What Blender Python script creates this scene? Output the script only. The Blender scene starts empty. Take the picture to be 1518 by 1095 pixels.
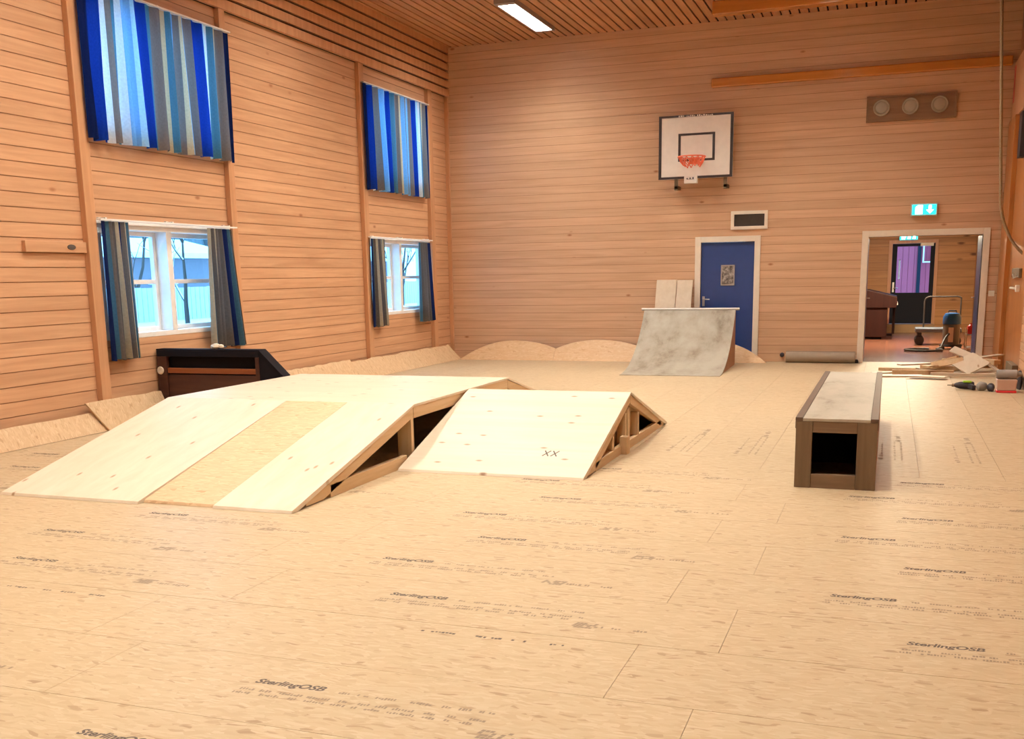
import bpy, bmesh, math, random
from mathutils import Matrix, Vector
R = random.Random(7)
SC = bpy.context.scene
COL = SC.collection
PI = math.pi

# ------------------------------------------------------------------ mesh builder
class MB:
    def __init__(s):
        s.v, s.f, s.m, s.uv, s.T = [], [], [], None, None
    def add(s, vs, fs, m=0):
        b = len(s.v)
        if s.T is not None:
            vs = [s.T @ Vector(p) for p in vs]
        s.v += [tuple(p) for p in vs]
        for f in fs:
            s.f.append([b + i for i in f]); s.m.append(m)
        return s
    def box(s, x0, x1, y0, y1, z0, z1, m=0):
        return s.add([(x0,y0,z0),(x1,y0,z0),(x1,y1,z0),(x0,y1,z0),(x0,y0,z1),(x1,y0,z1),(x1,y1,z1),(x0,y1,z1)],
                     [(0,3,2,1),(4,5,6,7),(0,1,5,4),(1,2,6,5),(2,3,7,6),(3,0,4,7)], m)
    def prism(s, pts, axis, a, b, m=0):
        n = len(pts)
        def P(p, t):
            return {'x': (t,p[0],p[1]), 'y': (p[0],t,p[1]), 'z': (p[0],p[1],t)}[axis]
        vs = [P(p,a) for p in pts] + [P(p,b) for p in pts]
        fs = [tuple(range(n)), tuple(range(2*n-1, n-1, -1))]
        fs += [(i, (i+1)%n, n+(i+1)%n, n+i) for i in range(n)]
        return s.add(vs, fs, m)
    def obox(s, c, size, M, m=0):
        c = Vector(c); hx, hy, hz = (d/2 for d in size)
        vs = [c + M @ Vector((x*hx, y*hy, z*hz)) for z in (-1,1) for x, y in ((-1,-1),(1,-1),(1,1),(-1,1))]
        return s.add(vs, [(0,3,2,1),(4,5,6,7),(0,1,5,4),(1,2,6,5),(2,3,7,6),(3,0,4,7)], m)
    def beam(s, p, q, w, h, m=0, up=(0,0,1)):
        p, q = Vector(p), Vector(q); d = (q-p).normalized(); u = Vector(up)
        if abs(d.dot(u)) > .98: u = Vector((1,0,0))
        r = d.cross(u).normalized(); u = r.cross(d)
        M = Matrix((d, r, u)).transposed()
        return s.obox((p+q)/2, ((q-p).length, w, h), M, m)
    def tube(s, path, r, n=10, closed=False, m=0):
        path = [Vector(p) for p in path]; N = len(path); vs = []; fs = []
        prev = None
        for i, p in enumerate(path):
            if closed: d = path[(i+1)%N] - path[i-1]
            else: d = path[min(i+1,N-1)] - path[max(i-1,0)]
            d.normalize()
            if prev is None:
                a = Vector((0,0,1)) if abs(d.z) < .9 else Vector((1,0,0))
            else: a = prev
            u = (a - d*a.dot(d)).normalized(); prev = u; w = d.cross(u)
            rr = r[i] if isinstance(r, (list, tuple)) else r
            for k in range(n):
                t = 2*PI*k/n
                vs.append(p + u*math.cos(t)*rr + w*math.sin(t)*rr)
        for i in range(N if closed else N-1):
            for k in range(n):
                a, b = i*n+k, i*n+(k+1)%n; c, d2 = ((i+1)%N)*n+(k+1)%n, ((i+1)%N)*n+k
                fs.append((a,b,c,d2))
        if not closed:
            fs.append(tuple(range(n-1,-1,-1))); fs.append(tuple(range((N-1)*n, N*n)))
        return s.add(vs, fs, m)
    def lathe(s, prof, c, n=20, axis='z', m=0):
        c = Vector(c); vs = []; fs = []
        for r, z in prof:
            for k in range(n):
                t = 2*PI*k/n; a, b = r*math.cos(t), r*math.sin(t)
                vs.append(c + Vector({'z': (a,b,z), 'y': (a,z,b), 'x': (z,a,b)}[axis]))
        for i in range(len(prof)-1):
            for k in range(n):
                fs.append((i*n+k, i*n+(k+1)%n, (i+1)*n+(k+1)%n, (i+1)*n+k))
        fs.append(tuple(range(n-1,-1,-1))); fs.append(tuple(range((len(prof)-1)*n, len(prof)*n)))
        return s.add(vs, fs, m)
    def quad(s, a, b, c, d, m=0):
        return s.add([a,b,c,d], [(0,1,2,3)], m)

OFF = {}
def obj(name, mb, mats, parent=None, smooth=False, bevel=0, label=None):
    """ONE mesh object; a child keeps its vertices relative to the parent's base point"""
    if not isinstance(mats, (list, tuple)): mats = [mats]
    if parent is not None:
        off = OFF[parent.name]
    else:
        xs, ys, zs = zip(*mb.v)
        off = Vector(((min(xs)+max(xs))/2, (min(ys)+max(ys))/2, min(zs)))
    me = bpy.data.meshes.new(name)
    me.from_pydata([(p[0]-off.x, p[1]-off.y, p[2]-off.z) for p in mb.v], [], mb.f)
    for m in mats: me.materials.append(m)
    for p, i in zip(me.polygons, mb.m): p.material_index = i
    if mb.uv is not None:
        uvl = me.uv_layers.new(name='UVMap')
        for l in me.loops: uvl.data[l.index].uv = mb.uv[l.vertex_index]
    bm = bmesh.new(); bm.from_mesh(me); bmesh.ops.recalc_face_normals(bm, faces=bm.faces); bm.to_mesh(me); bm.free()
    if smooth:
        for p in me.polygons: p.use_smooth = True
    o = bpy.data.objects.new(name, me); COL.objects.link(o)
    if parent is not None: o.parent = parent
    else: o.location = off
    OFF[o.name] = off
    if bevel:
        b = o.modifiers.new('bevel', 'BEVEL'); b.width = bevel; b.segments = 2; b.limit_method = 'ANGLE'
    if smooth:
        es = o.modifiers.new('split', 'EDGE_SPLIT'); es.split_angle = math.radians(40)
    if label: o['label'] = label
    return o
def tag(o, label, cat, group=None):
    o['label'] = label; o['category'] = cat
    if group: o['group'] = group
    return o
def thing(name, label, cat, loc, group=None):
    o = bpy.data.objects.new(name, None); COL.objects.link(o); o.location = loc
    o.empty_display_size = .1
    OFF[o.name] = Vector(loc)
    return tag(o, label, cat, group)
def frame(name, loc, label=None):                       # an Empty of the setting (windows, doors)
    o = bpy.data.objects.new(name, None); COL.objects.link(o); o.location = loc
    OFF[o.name] = Vector(loc); o['kind'] = 'structure'
    if label: o['label'] = label
    return o
def struct(name, mb, mats, label=None, **k):
    o = obj(name, mb, mats, **k); o['kind'] = 'structure'
    if label: o['label'] = label
    return o

# ------------------------------------------------------------------ materials
def newmat(name):
    m = bpy.data.materials.new(name); m.use_nodes = True
    nt = m.node_tree; p = nt.nodes['Principled BSDF']
    return m, nt, p
def nd(nt, t, **kw):
    n = nt.nodes.new(t)
    for k, v in kw.items():
        if k.startswith('i_'): n.inputs[k[2:].replace('_', ' ')].default_value = v
        else: setattr(n, k, v)
    return n
def L(nt, a, b): nt.links.new(a, b)
def c4(c): return (c[0], c[1], c[2], 1)
def flat(name, c, rough=.5, metal=0, spec=.5, emit=None, es=0):
    m, nt, p = newmat(name)
    tc = nd(nt, 'ShaderNodeTexCoord'); no = nd(nt, 'ShaderNodeTexNoise', i_Scale=9.0, i_Detail=3.0)
    L(nt, tc.outputs['Object'], no.inputs['Vector'])
    mx = nd(nt, 'ShaderNodeMix', data_type='RGBA')
    mx.inputs['A'].default_value = c4([x*.9 for x in c]); mx.inputs['B'].default_value = c4([min(1, x*1.08) for x in c])
    L(nt, no.outputs['Fac'], mx.inputs['Factor']); L(nt, mx.outputs['Result'], p.inputs['Base Color'])
    p.inputs['Roughness'].default_value = rough; p.inputs['Metallic'].default_value = metal
    p.inputs['Specular IOR Level'].default_value = spec
    if emit:
        p.inputs['Emission Color'].default_value = c4(emit); p.inputs['Emission Strength'].default_value = es
    return m
def wood(name, ca, cb, axis='y', fine=14, long=.9, rough=.45, var=.18, knots=.0, knotc=(.16,.07,.03), spec=.4, kscale=2.2, kdim='3D'):
    m, nt, p = newmat(name)
    tc = nd(nt, 'ShaderNodeTexCoord'); geo = nd(nt, 'ShaderNodeNewGeometry')
    ad = nd(nt, 'ShaderNodeVectorMath', operation='MULTIPLY_ADD')         # every board its own grain
    L(nt, geo.outputs['Random Per Island'], ad.inputs[0]); ad.inputs[1].default_value = (37, 53, 71)
    L(nt, tc.outputs['Object'], ad.inputs[2])
    mp = nd(nt, 'ShaderNodeMapping'); sc = [fine]*3; sc['xyz'.index(axis)] = long
    mp.inputs['Scale'].default_value = sc; L(nt, ad.outputs[0], mp.inputs['Vector'])
    no = nd(nt, 'ShaderNodeTexNoise', i_Scale=1.0, i_Detail=5.0, i_Roughness=.6, i_Distortion=.6)
    L(nt, mp.outputs[0], no.inputs['Vector'])
    rp = nd(nt, 'ShaderNodeValToRGB'); e = rp.color_ramp.elements
    e[0].position, e[0].color, e[1].position, e[1].color = .3, c4(ca), .72, c4(cb)
    L(nt, no.outputs['Fac'], rp.inputs['Fac'])
    hv = nd(nt, 'ShaderNodeHueSaturation'); L(nt, rp.outputs['Color'], hv.inputs['Color'])
    mr = nd(nt, 'ShaderNodeMapRange'); mr.inputs['To Min'].default_value = 1-var; mr.inputs['To Max'].default_value = 1+var
    L(nt, geo.outputs['Random Per Island'], mr.inputs['Value']); L(nt, mr.outputs[0], hv.inputs['Value'])
    out = hv.outputs['Color']
    if knots:
        m2 = nd(nt, 'ShaderNodeMapping'); s2 = [kscale*2.2]*3; s2['xyz'.index(axis)] = kscale
        m2.inputs['Scale'].default_value = s2; L(nt, ad.outputs[0], m2.inputs['Vector'])
        vo = nd(nt, 'ShaderNodeTexVoronoi', i_Scale=1.0, voronoi_dimensions=kdim); L(nt, m2.outputs[0], vo.inputs['Vector'])
        k = nd(nt, 'ShaderNodeMapRange', clamp=True); k.inputs['From Min'].default_value = knots*.35; k.inputs['From Max'].default_value = knots
        k.inputs['To Min'].default_value = .85; k.inputs['To Max'].default_value = 0
        L(nt, vo.outputs['Distance'], k.inputs['Value'])
        mx = nd(nt, 'ShaderNodeMix', data_type='RGBA'); L(nt, k.outputs[0], mx.inputs['Factor'])
        L(nt, out, mx.inputs['A']); mx.inputs['B'].default_value = c4(knotc); out = mx.outputs['Result']
    L(nt, out, p.inputs['Base Color'])
    p.inputs['Roughness'].default_value = rough; p.inputs['Specular IOR Level'].default_value = spec
    return m
def osb(name, base, dark, light, axis='x', rough=.55, scale=1.0, amt=1.0):
    """pressed strand board: two layers of elongated flakes"""
    m, nt, p = newmat(name)
    tc = nd(nt, 'ShaderNodeTexCoord')
    geo = nd(nt, 'ShaderNodeNewGeometry')
    ad = nd(nt, 'ShaderNodeVectorMath', operation='MULTIPLY_ADD')
    L(nt, geo.outputs['Random Per Island'], ad.inputs[0]); ad.inputs[1].default_value = (31, 17, 0)
    L(nt, tc.outputs['Object'], ad.inputs[2])
    wn = nd(nt, 'ShaderNodeTexNoise', i_Scale=7.0, i_Detail=1.0); L(nt, ad.outputs[0], wn.inputs['Vector'])
    wv = nd(nt, 'ShaderNodeVectorMath', operation='MULTIPLY_ADD'); wv.inputs[1].default_value = (.06,.06,.06)
    L(nt, wn.outputs['Color'], wv.inputs[0]); L(nt, ad.outputs[0], wv.inputs[2])
    outs = []
    for rot, sx, sy in ((.25, 8, 42), (-.45, 11, 34), (1.2, 12, 36)):
        mp = nd(nt, 'ShaderNodeMapping'); mp.inputs['Rotation'].default_value = (0,0,rot + (PI/2 if axis == 'y' else 0))
        mp.inputs['Scale'].default_value = (sx*scale, sy*scale, 14*scale)
        L(nt, wv.outputs[0], mp.inputs['Vector'])
        vo = nd(nt, 'ShaderNodeTexVoronoi', i_Scale=1.0); L(nt, mp.outputs[0], vo.inputs['Vector'])
        sp = nd(nt, 'ShaderNodeSeparateColor'); L(nt, vo.outputs['Color'], sp.inputs[0]); outs.append(sp)
    rp = nd(nt, 'ShaderNodeValToRGB'); e = rp.color_ramp.elements
    mid = lambda a, b, t: c4([a[i]*(1-t)+b[i]*t for i in range(3)])
    e[0].position, e[0].color = 0, c4([base[i]*(1-amt)+dark[i]*amt for i in range(3)])
    e[1].position, e[1].color = 1, c4([base[i]*(1-amt)+light[i]*amt for i in range(3)])
    for pos, c in ((.035, mid(base, dark, .5*amt)), (.06, mid(base, dark, .2*amt)), (.35, c4(base)), (.75, mid(base, light, .4*amt))):
        x = e.new(pos); x.color = c
    mx1 = nd(nt, 'ShaderNodeMix'); L(nt, outs[0].outputs[0], mx1.inputs['A']); L(nt, outs[1].outputs[1], mx1.inputs['B'])
    st = nd(nt, 'ShaderNodeMath', operation='GREATER_THAN'); st.inputs[1].default_value = .55
    L(nt, outs[1].outputs[0], st.inputs[0]); L(nt, st.outputs[0], mx1.inputs['Factor'])
    mx2 = nd(nt, 'ShaderNodeMix'); st2 = nd(nt, 'ShaderNodeMath', operation='GREATER_THAN'); st2.inputs[1].default_value = .8
    L(nt, outs[2].outputs[0], st2.inputs[0]); L(nt, st2.outputs[0], mx2.inputs['Factor'])
    L(nt, mx1.outputs['Result'], mx2.inputs['A']); L(nt, outs[2].outputs[2], mx2.inputs['B'])
    L(nt, mx2.outputs['Result'], rp.inputs['Fac'])
    big = nd(nt, 'ShaderNodeTexNoise', i_Scale=.8, i_Detail=2.0); L(nt, tc.outputs['Object'], big.inputs['Vector'])
    mr = nd(nt, 'ShaderNodeMapRange'); mr.inputs['To Min'].default_value = .93; mr.inputs['To Max'].default_value = 1.07
    L(nt, big.outputs['Fac'], mr.inputs['Value'])
    hv = nd(nt, 'ShaderNodeHueSaturation'); L(nt, rp.outputs['Color'], hv.inputs['Color']); L(nt, mr.outputs[0], hv.inputs['Value'])
    L(nt, hv.outputs['Color'], p.inputs['Base Color'])
    bp = nd(nt, 'ShaderNodeBump', i_Strength=.12, i_Distance=.004); L(nt, mx2.outputs['Result'], bp.inputs['Height']); L(nt, bp.outputs[0], p.inputs['Normal'])
    p.inputs['Roughness'].default_value = rough; p.inputs['Specular IOR Level'].default_value = .35
    return m
def blotch(name, ca, cb, cc, scale=3, stretch=(1,1,1), rough=.6, lo=.35, hi=.7):
    """worn surface with stains of their own shape"""
    m, nt, p = newmat(name)
    tc = nd(nt, 'ShaderNodeTexCoord'); mp = nd(nt, 'ShaderNodeMapping'); mp.inputs['Scale'].default_value = stretch
    L(nt, tc.outputs['Object'], mp.inputs['Vector'])
    a = nd(nt, 'ShaderNodeTexNoise', i_Scale=scale, i_Detail=6.0, i_Roughness=.65); L(nt, mp.outputs[0], a.inputs['Vector'])
    rp = nd(nt, 'ShaderNodeValToRGB'); e = rp.color_ramp.elements
    e[0].position, e[0].color, e[1].position, e[1].color = lo, c4(cc), hi, c4(cb)
    x = e.new((lo+hi)/2); x.color = c4(ca)
    L(nt, a.outputs['Fac'], rp.inputs['Fac']); L(nt, rp.outputs['Color'], p.inputs['Base Color'])
    p.inputs['Roughness'].default_value = rough; p.inputs['Specular IOR Level'].default_value = .3
    return m
def glow(name, c, s):
    m, nt, p = newmat(name); nt.nodes.remove(p)
    e = nd(nt, 'ShaderNodeEmission'); e.inputs[0].default_value = c4(c); e.inputs[1].default_value = s
    L(nt, e.outputs[0], nt.nodes['Material Output'].inputs['Surface'])
    return m
def glass(name, tint=(.95,.98,1)):
    m, nt, p = newmat(name); nt.nodes.remove(p)
    t = nd(nt, 'ShaderNodeBsdfTransparent'); t.inputs[0].default_value = c4(tint)
    g = nd(nt, 'ShaderNodeBsdfGlossy'); g.inputs['Roughness'].default_value = .02
    f = nd(nt, 'ShaderNodeFresnel', i_IOR=1.25); mx = nd(nt, 'ShaderNodeMixShader')
    ge = nd(nt, 'ShaderNodeNewGeometry'); iv = nd(nt, 'ShaderNodeMath', operation='SUBTRACT'); iv.inputs[0].default_value = 1
    L(nt, ge.outputs['Backfacing'], iv.inputs[1]); ml = nd(nt, 'ShaderNodeMath', operation='MULTIPLY')
    L(nt, f.outputs[0], ml.inputs[0]); L(nt, iv.outputs[0], ml.inputs[1])
    L(nt, ml.outputs[0], mx.inputs[0]); L(nt, t.outputs[0], mx.inputs[1]); L(nt, g.outputs[0], mx.inputs[2])
    L(nt, mx.outputs[0], nt.nodes['Material Output'].inputs['Surface'])
    return m
def cloth(name, stops, period, trans=.5):
    """striped curtain cloth that lets some daylight through; stripes follow the cloth's own width (UV)"""
    m, nt, p = newmat(name)
    uv = nd(nt, 'ShaderNodeTexCoord'); sp = nd(nt, 'ShaderNodeSeparateXYZ'); L(nt, uv.outputs['UV'], sp.inputs[0])
    no = nd(nt, 'ShaderNodeTexNoise', i_Scale=60.0, i_Detail=2.0); L(nt, uv.outputs['UV'], no.inputs['Vector'])
    mu = nd(nt, 'ShaderNodeMath', operation='MULTIPLY'); mu.inputs[1].default_value = 1/period; L(nt, sp.outputs[0], mu.inputs[0])
    fr = nd(nt, 'ShaderNodeMath', operation='FRACT'); L(nt, mu.outputs[0], fr.inputs[0])
    rp = nd(nt, 'ShaderNodeValToRGB'); rp.color_ramp.interpolation = 'CONSTANT'; e = rp.color_ramp.elements
    tot = sum(w for w, _ in stops); x = 0
    for i, (w, c) in enumerate(stops):
        if i == 0: e[0].position, e[0].color = 0, c4(c)
        elif i == 1: e[1].position, e[1].color = x/tot, c4(c)
        else:
            k = e.new(x/tot); k.color = c4(c)
        x += w
    L(nt, fr.outputs[0], rp.inputs['Fac'])
    hv = nd(nt, 'ShaderNodeHueSaturation'); L(nt, rp.outputs['Color'], hv.inputs['Color'])
    mr = nd(nt, 'ShaderNodeMapRange'); mr.inputs['To Min'].default_value = .8; mr.inputs['To Max'].default_value = 1.2
    L(nt, no.outputs['Fac'], mr.inputs['Value']); L(nt, mr.outputs[0], hv.inputs['Value'])
    d = nd(nt, 'ShaderNodeBsdfDiffuse'); t = nd(nt, 'ShaderNodeBsdfTranslucent')
    L(nt, hv.outputs['Color'], d.inputs[0]); L(nt, hv.outputs['Color'], t.inputs[0])
    mx = nd(nt, 'ShaderNodeMixShader'); mx.inputs[0].default_value = trans
    L(nt, d.outputs[0], mx.inputs[1]); L(nt, t.outputs[0], mx.inputs[2]); L(nt, mx.outputs[0], nt.nodes['Material Output'].inputs['Surface'])
    nt.nodes.remove(p)
    return m

PINE_A, PINE_B = (.50,.27,.145), (.64,.37,.21)
M_wall_y = wood('pine panelling, boards along the hall', PINE_A, PINE_B, 'y', 16, .8, .42, .05, .085, (.33,.13,.055), kscale=1.3)
M_wall_x = wood('pine panelling, boards across the hall', (.56,.345,.21), (.68,.445,.285), 'x', 16, .8, .40, .05, .075, (.33,.13,.055), kscale=1.3)
M_post = wood('varnished pine post', (.50,.255,.125), (.63,.34,.18), 'z', 14, .8, .4, .05)
M_glulam = wood('orange varnished glulam', (.36,.125,.03), (.47,.185,.048), 'z', 10, .6, .35, .05)
M_rail = wood('glossy orange varnished rail', (.48,.17,.03), (.60,.235,.05), 'x', 10, .6, .09, .04, spec=.6)
M_ceil = wood('stained ceiling slat', (.46,.22,.10), (.60,.32,.155), 'y', 14, .7, .5, .12)
M_void = flat('dark ceiling void', (.012,.008,.006), .9)
M_back = flat('backing of the panelling', (.30,.15,.07), .8)
OSB_B, OSB_D, OSB_L = (.465,.343,.205), (.25,.14,.068), (.55,.435,.295)
M_floor = osb('strand board floor', OSB_B, OSB_D, OSB_L, 'x', .46, 1.75, amt=.62)
M_osb = osb('strand board sheet', (.57,.40,.23), (.36,.21,.10), (.70,.54,.35), 'x', .5)
M_osb_y = osb('strand board lying lengthwise', (.57,.385,.225), (.36,.21,.095), (.70,.52,.32), 'y', .55, 1.6, .55)
M_ink = flat('dark board print', (.10,.07,.055), .7)
M_ink2 = flat('worn pale board print', (.27,.195,.13), .7)
M_gap = flat('sheet edge gap', (.30,.16,.07), .9)
M_ply = wood('pale plywood', (.61,.495,.36), (.68,.575,.44), 'y', 9, .5, .45, .02, .06, (.30,.16,.07), kscale=1.5, kdim='2D')
M_ply_x = wood('pale plywood, grain across', (.61,.49,.355), (.68,.57,.435), 'x', 9, .5, .45, .02, .06, (.26,.13,.06), kscale=1.5, kdim='2D')
M_stud = wood('sawn timber', (.55,.36,.185), (.66,.47,.28), 'y', 18, 1.2, .6, .10, .06, (.35,.17,.07))
M_studz = wood('sawn upright timber', (.55,.36,.185), (.66,.47,.28), 'z', 18, 1.2, .6, .10)
M_mdf = osb('arched chipboard', (.62,.40,.22), (.50,.29,.14), (.70,.50,.30), 'x', .5, 1.6, .6)
M_grey = blotch('worn grey ramp sheet', (.305,.262,.205), (.365,.322,.26), (.17,.13,.09), 2.6, (1,.6,.6), .5, .3, .62)
M_boxtop = blotch('scuffed grey box top', (.345,.295,.225), (.40,.35,.275), (.16,.11,.07), 2.0, (1.5,.55,1), .5, .28, .55)
M_boxwood = wood('aged brown box wood', (.12,.075,.04), (.20,.13,.07), 'z', 14, 1.2, .6, .12)
M_boxwoodx = wood('aged brown box rail', (.15,.09,.05), (.25,.16,.09), 'x', 14, 1.2, .6, .12)
M_iron = flat('brown painted angle iron', (.12,.075,.05), .5, .3)
M_dark = flat('box inside shade', (.03,.02,.016), .9)
M_qpside = wood('reddish brown ramp side', (.26,.11,.045), (.36,.17,.075), 'z', 10, 1, .55, .05)
M_black = flat('black stained board', (.014,.011,.013), .8, spec=.08)
M_black2 = wood('dark red-brown stained board', (.045,.014,.009), (.085,.03,.017), 'x', 14, 1, .45, .08)
M_brownrail = wood('red-brown stained batten', (.20,.055,.018), (.30,.095,.03), 'x', 14, 1, .35, .08)
M_trim = flat('cream white painted trim', (.80,.72,.60), .4)
M_white = flat('white painted window frame', (.82,.80,.76), .4)
M_blue = flat('blue painted door', (.025,.055,.20), .35)
M_board = flat('white backboard', (.82,.77,.70), .4)
M_blackp = flat('black paint', (.03,.018,.018), .45)
M_orange = flat('orange red hoop paint', (.80,.16,.07), .4)
M_steel = flat('galvanised steel', (.55,.53,.50), .35, .8)
M_dgrey = flat('dark grey grille', (.08,.06,.05), .6)
M_vpanel = wood('dark stained vent panel', (.20,.10,.05), (.29,.155,.08), 'x', 12, 1, .5, .05)
M_disc = flat('beige grey ventilation valve', (.42,.37,.28), .5)
M_matroll = flat('grey rolled mat', (.33,.255,.185), .7)
M_rope = wood('hemp rope', (.20,.13,.07), (.36,.25,.14), 'z', 90, 60, .9, .05)
M_lamp = glow('lamp diffuser', (1,.955,.84), 110.0)
M_lamph = glow('added hall light diffuser', (1,.86,.62), 330.0)
M_louvre = flat('grey louvre blades', (.42,.42,.42), .4)
M_fixture = flat('grey lamp housing', (.30,.25,.24), .4)
M_glass = glass('window glass')
M_snow = flat('snow', (.88,.90,.94), .8)
M_fence = flat('pale fence board', (.62,.66,.70), .7)
M_shed = flat('grey brown shed wall', (.20,.17,.19), .7)
M_conifer = flat('frosted conifer', (.13,.16,.17), .9)
M_bark = flat('bark', (.08,.06,.05), .9)
M_signface = glow('green lit sign face', (.02,.80,.70), 2.8)
M_signwhite = glow('white lit sign symbol', (.75,1,1), 6.0)
M_signcase = flat('sign case', (.50,.62,.66), .3)
M_switch = flat('cream plastic', (.80,.74,.62), .4)
M_hallwall = wood('knotty hall pine', (.40,.19,.065), (.55,.29,.11), 'x', 10, .7, .45, .12, .17, (.12,.04,.015), kscale=1.5)
M_hallfloor = flat('red brown linoleum', (.25,.10,.06), .24, spec=.8)
M_navy = flat('dark navy door', (.007,.008,.015), .6, spec=.2)
M_red = flat('red house cladding', (.40,.045,.07), .7)
M_bluecap = flat('blue vacuum head', (.008,.11,.36), .35)
M_rubber = flat('black rubber', (.02,.02,.024), .5)
M_cart = flat('grey blue platform', (.13,.16,.20), .5)
M_piano = wood('dark mahogany', (.022,.006,.004), (.04,.011,.007), 'z', 10, 1, .5, .05, spec=.2)
M_redp = flat('red paint', (.60,.03,.03), .35)
M_tan = flat('tan step', (.35,.22,.10), .6)
M_poster = blotch('grey photo print', (.22,.19,.17), (.55,.50,.46), (.04,.035,.035), 14, (1,1,1), .3, .38, .62)
M_green = flat('lime green tool body', (.30,.55,.02), .4)
M_grip = flat('black tool grip', (.03,.022,.028), .6)
M_greycloth = flat('grey cloth pouch', (.30,.27,.24), .85)
M_boxplastic = flat('milky pinkish plastic', (.56,.37,.29), .3)
M_redplastic = flat('red plastic', (.75,.04,.045), .35)
M_paper = flat('crumpled pale paper', (.72,.62,.48), .8)

NAVY, ROYAL, LBLUE, CYAN = (.010,.022,.11), (.010,.040,.29), (.18,.42,.72), (.42,.72,.90)
TEAL, GREYB, CREAM, WHITE = (.07,.19,.27), (.19,.165,.15), (.62,.50,.30), (.70,.76,.78)
ST = [(.15,NAVY),(.17,ROYAL),(.05,WHITE),(.11,GREYB),(.05,TEAL),(.05,WHITE),(.16,LBLUE),(.04,CYAN),(.19,ROYAL),(.09,TEAL),(.17,GREYB),
      (.06,CREAM),(.07,TEAL),(.09,LBLUE),(.05,GREYB),(.04,CREAM),(.05,LBLUE),(.13,GREYB),(.20,ROYAL),(.06,CYAN),(.04,WHITE),(.10,TEAL),(.06,CREAM),(.14,GREYB),(.14,NAVY)]
DNAVY, DGREY, DCREAM, DTEAL = (.012,.02,.075), (.115,.095,.08), (.40,.32,.21), (.05,.11,.15)  # same striped cloth, colours darkened for less light from behind
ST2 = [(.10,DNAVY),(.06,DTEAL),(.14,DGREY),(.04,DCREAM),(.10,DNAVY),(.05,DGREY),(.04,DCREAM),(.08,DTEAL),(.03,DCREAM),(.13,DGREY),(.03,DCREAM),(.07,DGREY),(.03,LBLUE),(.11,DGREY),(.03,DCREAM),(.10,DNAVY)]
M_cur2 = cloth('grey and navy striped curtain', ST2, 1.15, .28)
M_cur = cloth('blue and grey striped curtain', ST, 3.55, .5)

# ------------------------------------------------------------------ measures
W, RX, D, S, CZ = -7.913, 1.72, 18.558, -3.0, 5.66
PITCH = .142

def minus(a0, a1, holes):
    segs = [(a0, a1)]
    for h0, h1 in holes:
        out = []
        for s0, s1 in segs:
            if h1 <= s0 or h0 >= s1: out.append((s0, s1)); continue
            if h0 > s0: out.append((s0, h0))
            if h1 < s1: out.append((h1, s1))
        segs = out
    return segs
def panelling(mb, place, a0, a1, z0, z1, holes, pitch=PITCH, gap=.009, m=0):
    """horizontal boards with real grooves between them; holes = (a0,a1,z0,z1)"""
    k = math.floor(z0/pitch)
    while k*pitch < z1:
        lo, hi = max(z0, k*pitch+gap/2), min(z1, (k+1)*pitch-gap/2)
        cuts = sorted({lo, hi, *[h[2] for h in holes if lo < h[2] < hi], *[h[3] for h in holes if lo < h[3] < hi]})
        for b, t in zip(cuts, cuts[1:]):
            if t-b < .004: continue
            hs = [(h[0], h[1]) for h in holes if h[2] < t-1e-6 and h[3] > b+1e-6]
            for s0, s1 in minus(a0, a1, hs): place(mb, s0, s1, b, t, m)
        k += 1
def backing(mb, place, a0, a1, z0, z1, holes, m=1):
    zs = sorted({z0, z1, *[h[2] for h in holes], *[h[3] for h in holes]})
    for b, t in zip(zs, zs[1:]):
        hs = [(h[0], h[1]) for h in holes if h[2] < t-1e-6 and h[3] > b+1e-6]
        for s0, s1 in minus(a0, a1, hs): place(mb, s0, s1, b, t, m)

# left wall with four window openings
BAY = [(9.10, 11.44), (15.26, 17.60)]
LH = [(a, b, .93, 2.16) for a, b in BAY] + [(a, b, 3.12, 4.46) for a, b in BAY]
mb = MB()
panelling(mb, lambda m_, a, b, lo, hi, k: m_.box(W-.02, W, a, b, lo, hi, k), S, D, 0, CZ, LH)
backing(mb, lambda m_, a, b, lo, hi, k: m_.box(W-.24, W-.008, a, b, lo, hi, k), S, D, 0, CZ, LH)
struct('wall_left', mb, [M_wall_y, M_back], 'long pine panelled wall with four curtained windows')

# back wall with the blue door and the open doorway
BH = [(-3.137, -2.218, 0, 2.055), (-.371, 1.371, 0, 2.072)]
mb = MB()
panelling(mb, lambda m_, a, b, lo, hi, k: m_.box(a, b, D, D+.02, lo, hi, k), W, RX+.3, 0, CZ, BH, PITCH, .006)
backing(mb, lambda m_, a, b, lo, hi, k: m_.box(a, b, D+.006, D+.20, lo, hi, k), W-.24, RX+.3, 0, CZ, BH)
struct('wall_back', mb, [M_wall_x, M_back], 'pine panelled end wall carrying the backboard and doors')

# right wall: plain boards near the camera, glulam panel by the corner
mb = MB()
panelling(mb, lambda m_, a, b, lo, hi, k: m_.box(RX-.045, RX, a, b, lo, hi, k), S, 15.35, 0, CZ, [], .115)
backing(mb, lambda m_, a, b, lo, hi, k: m_.box(RX, RX+.2, a, b, lo, hi, k), S, D, 0, CZ, [])
struct('wall_right', mb, [M_wall_y, M_back], 'pine boarded side wall at the right edge')
mb = MB(); mb.box(RX-.035, RX, 15.42, 17.55, 0, 3.75); mb.box(RX-.10, RX, 17.55, 18.50, 0, 3.75)
struct('trim_1', mb, M_glulam, 'orange varnished glulam panel in the right corner', bevel=.006)
mb = MB(); mb.box(RX-.07, RX, 16.75, 18.50, 3.75, 4.62)
struct('trim_2', mb, M_post, 'paler timber board above the orange corner panel', bevel=.006)
mb = MB()
panelling(mb, lambda m_, a, b, lo, hi, k: m_.box(a, b, S-.02, S, lo, hi, k), W, RX, 0, CZ, [])
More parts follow.
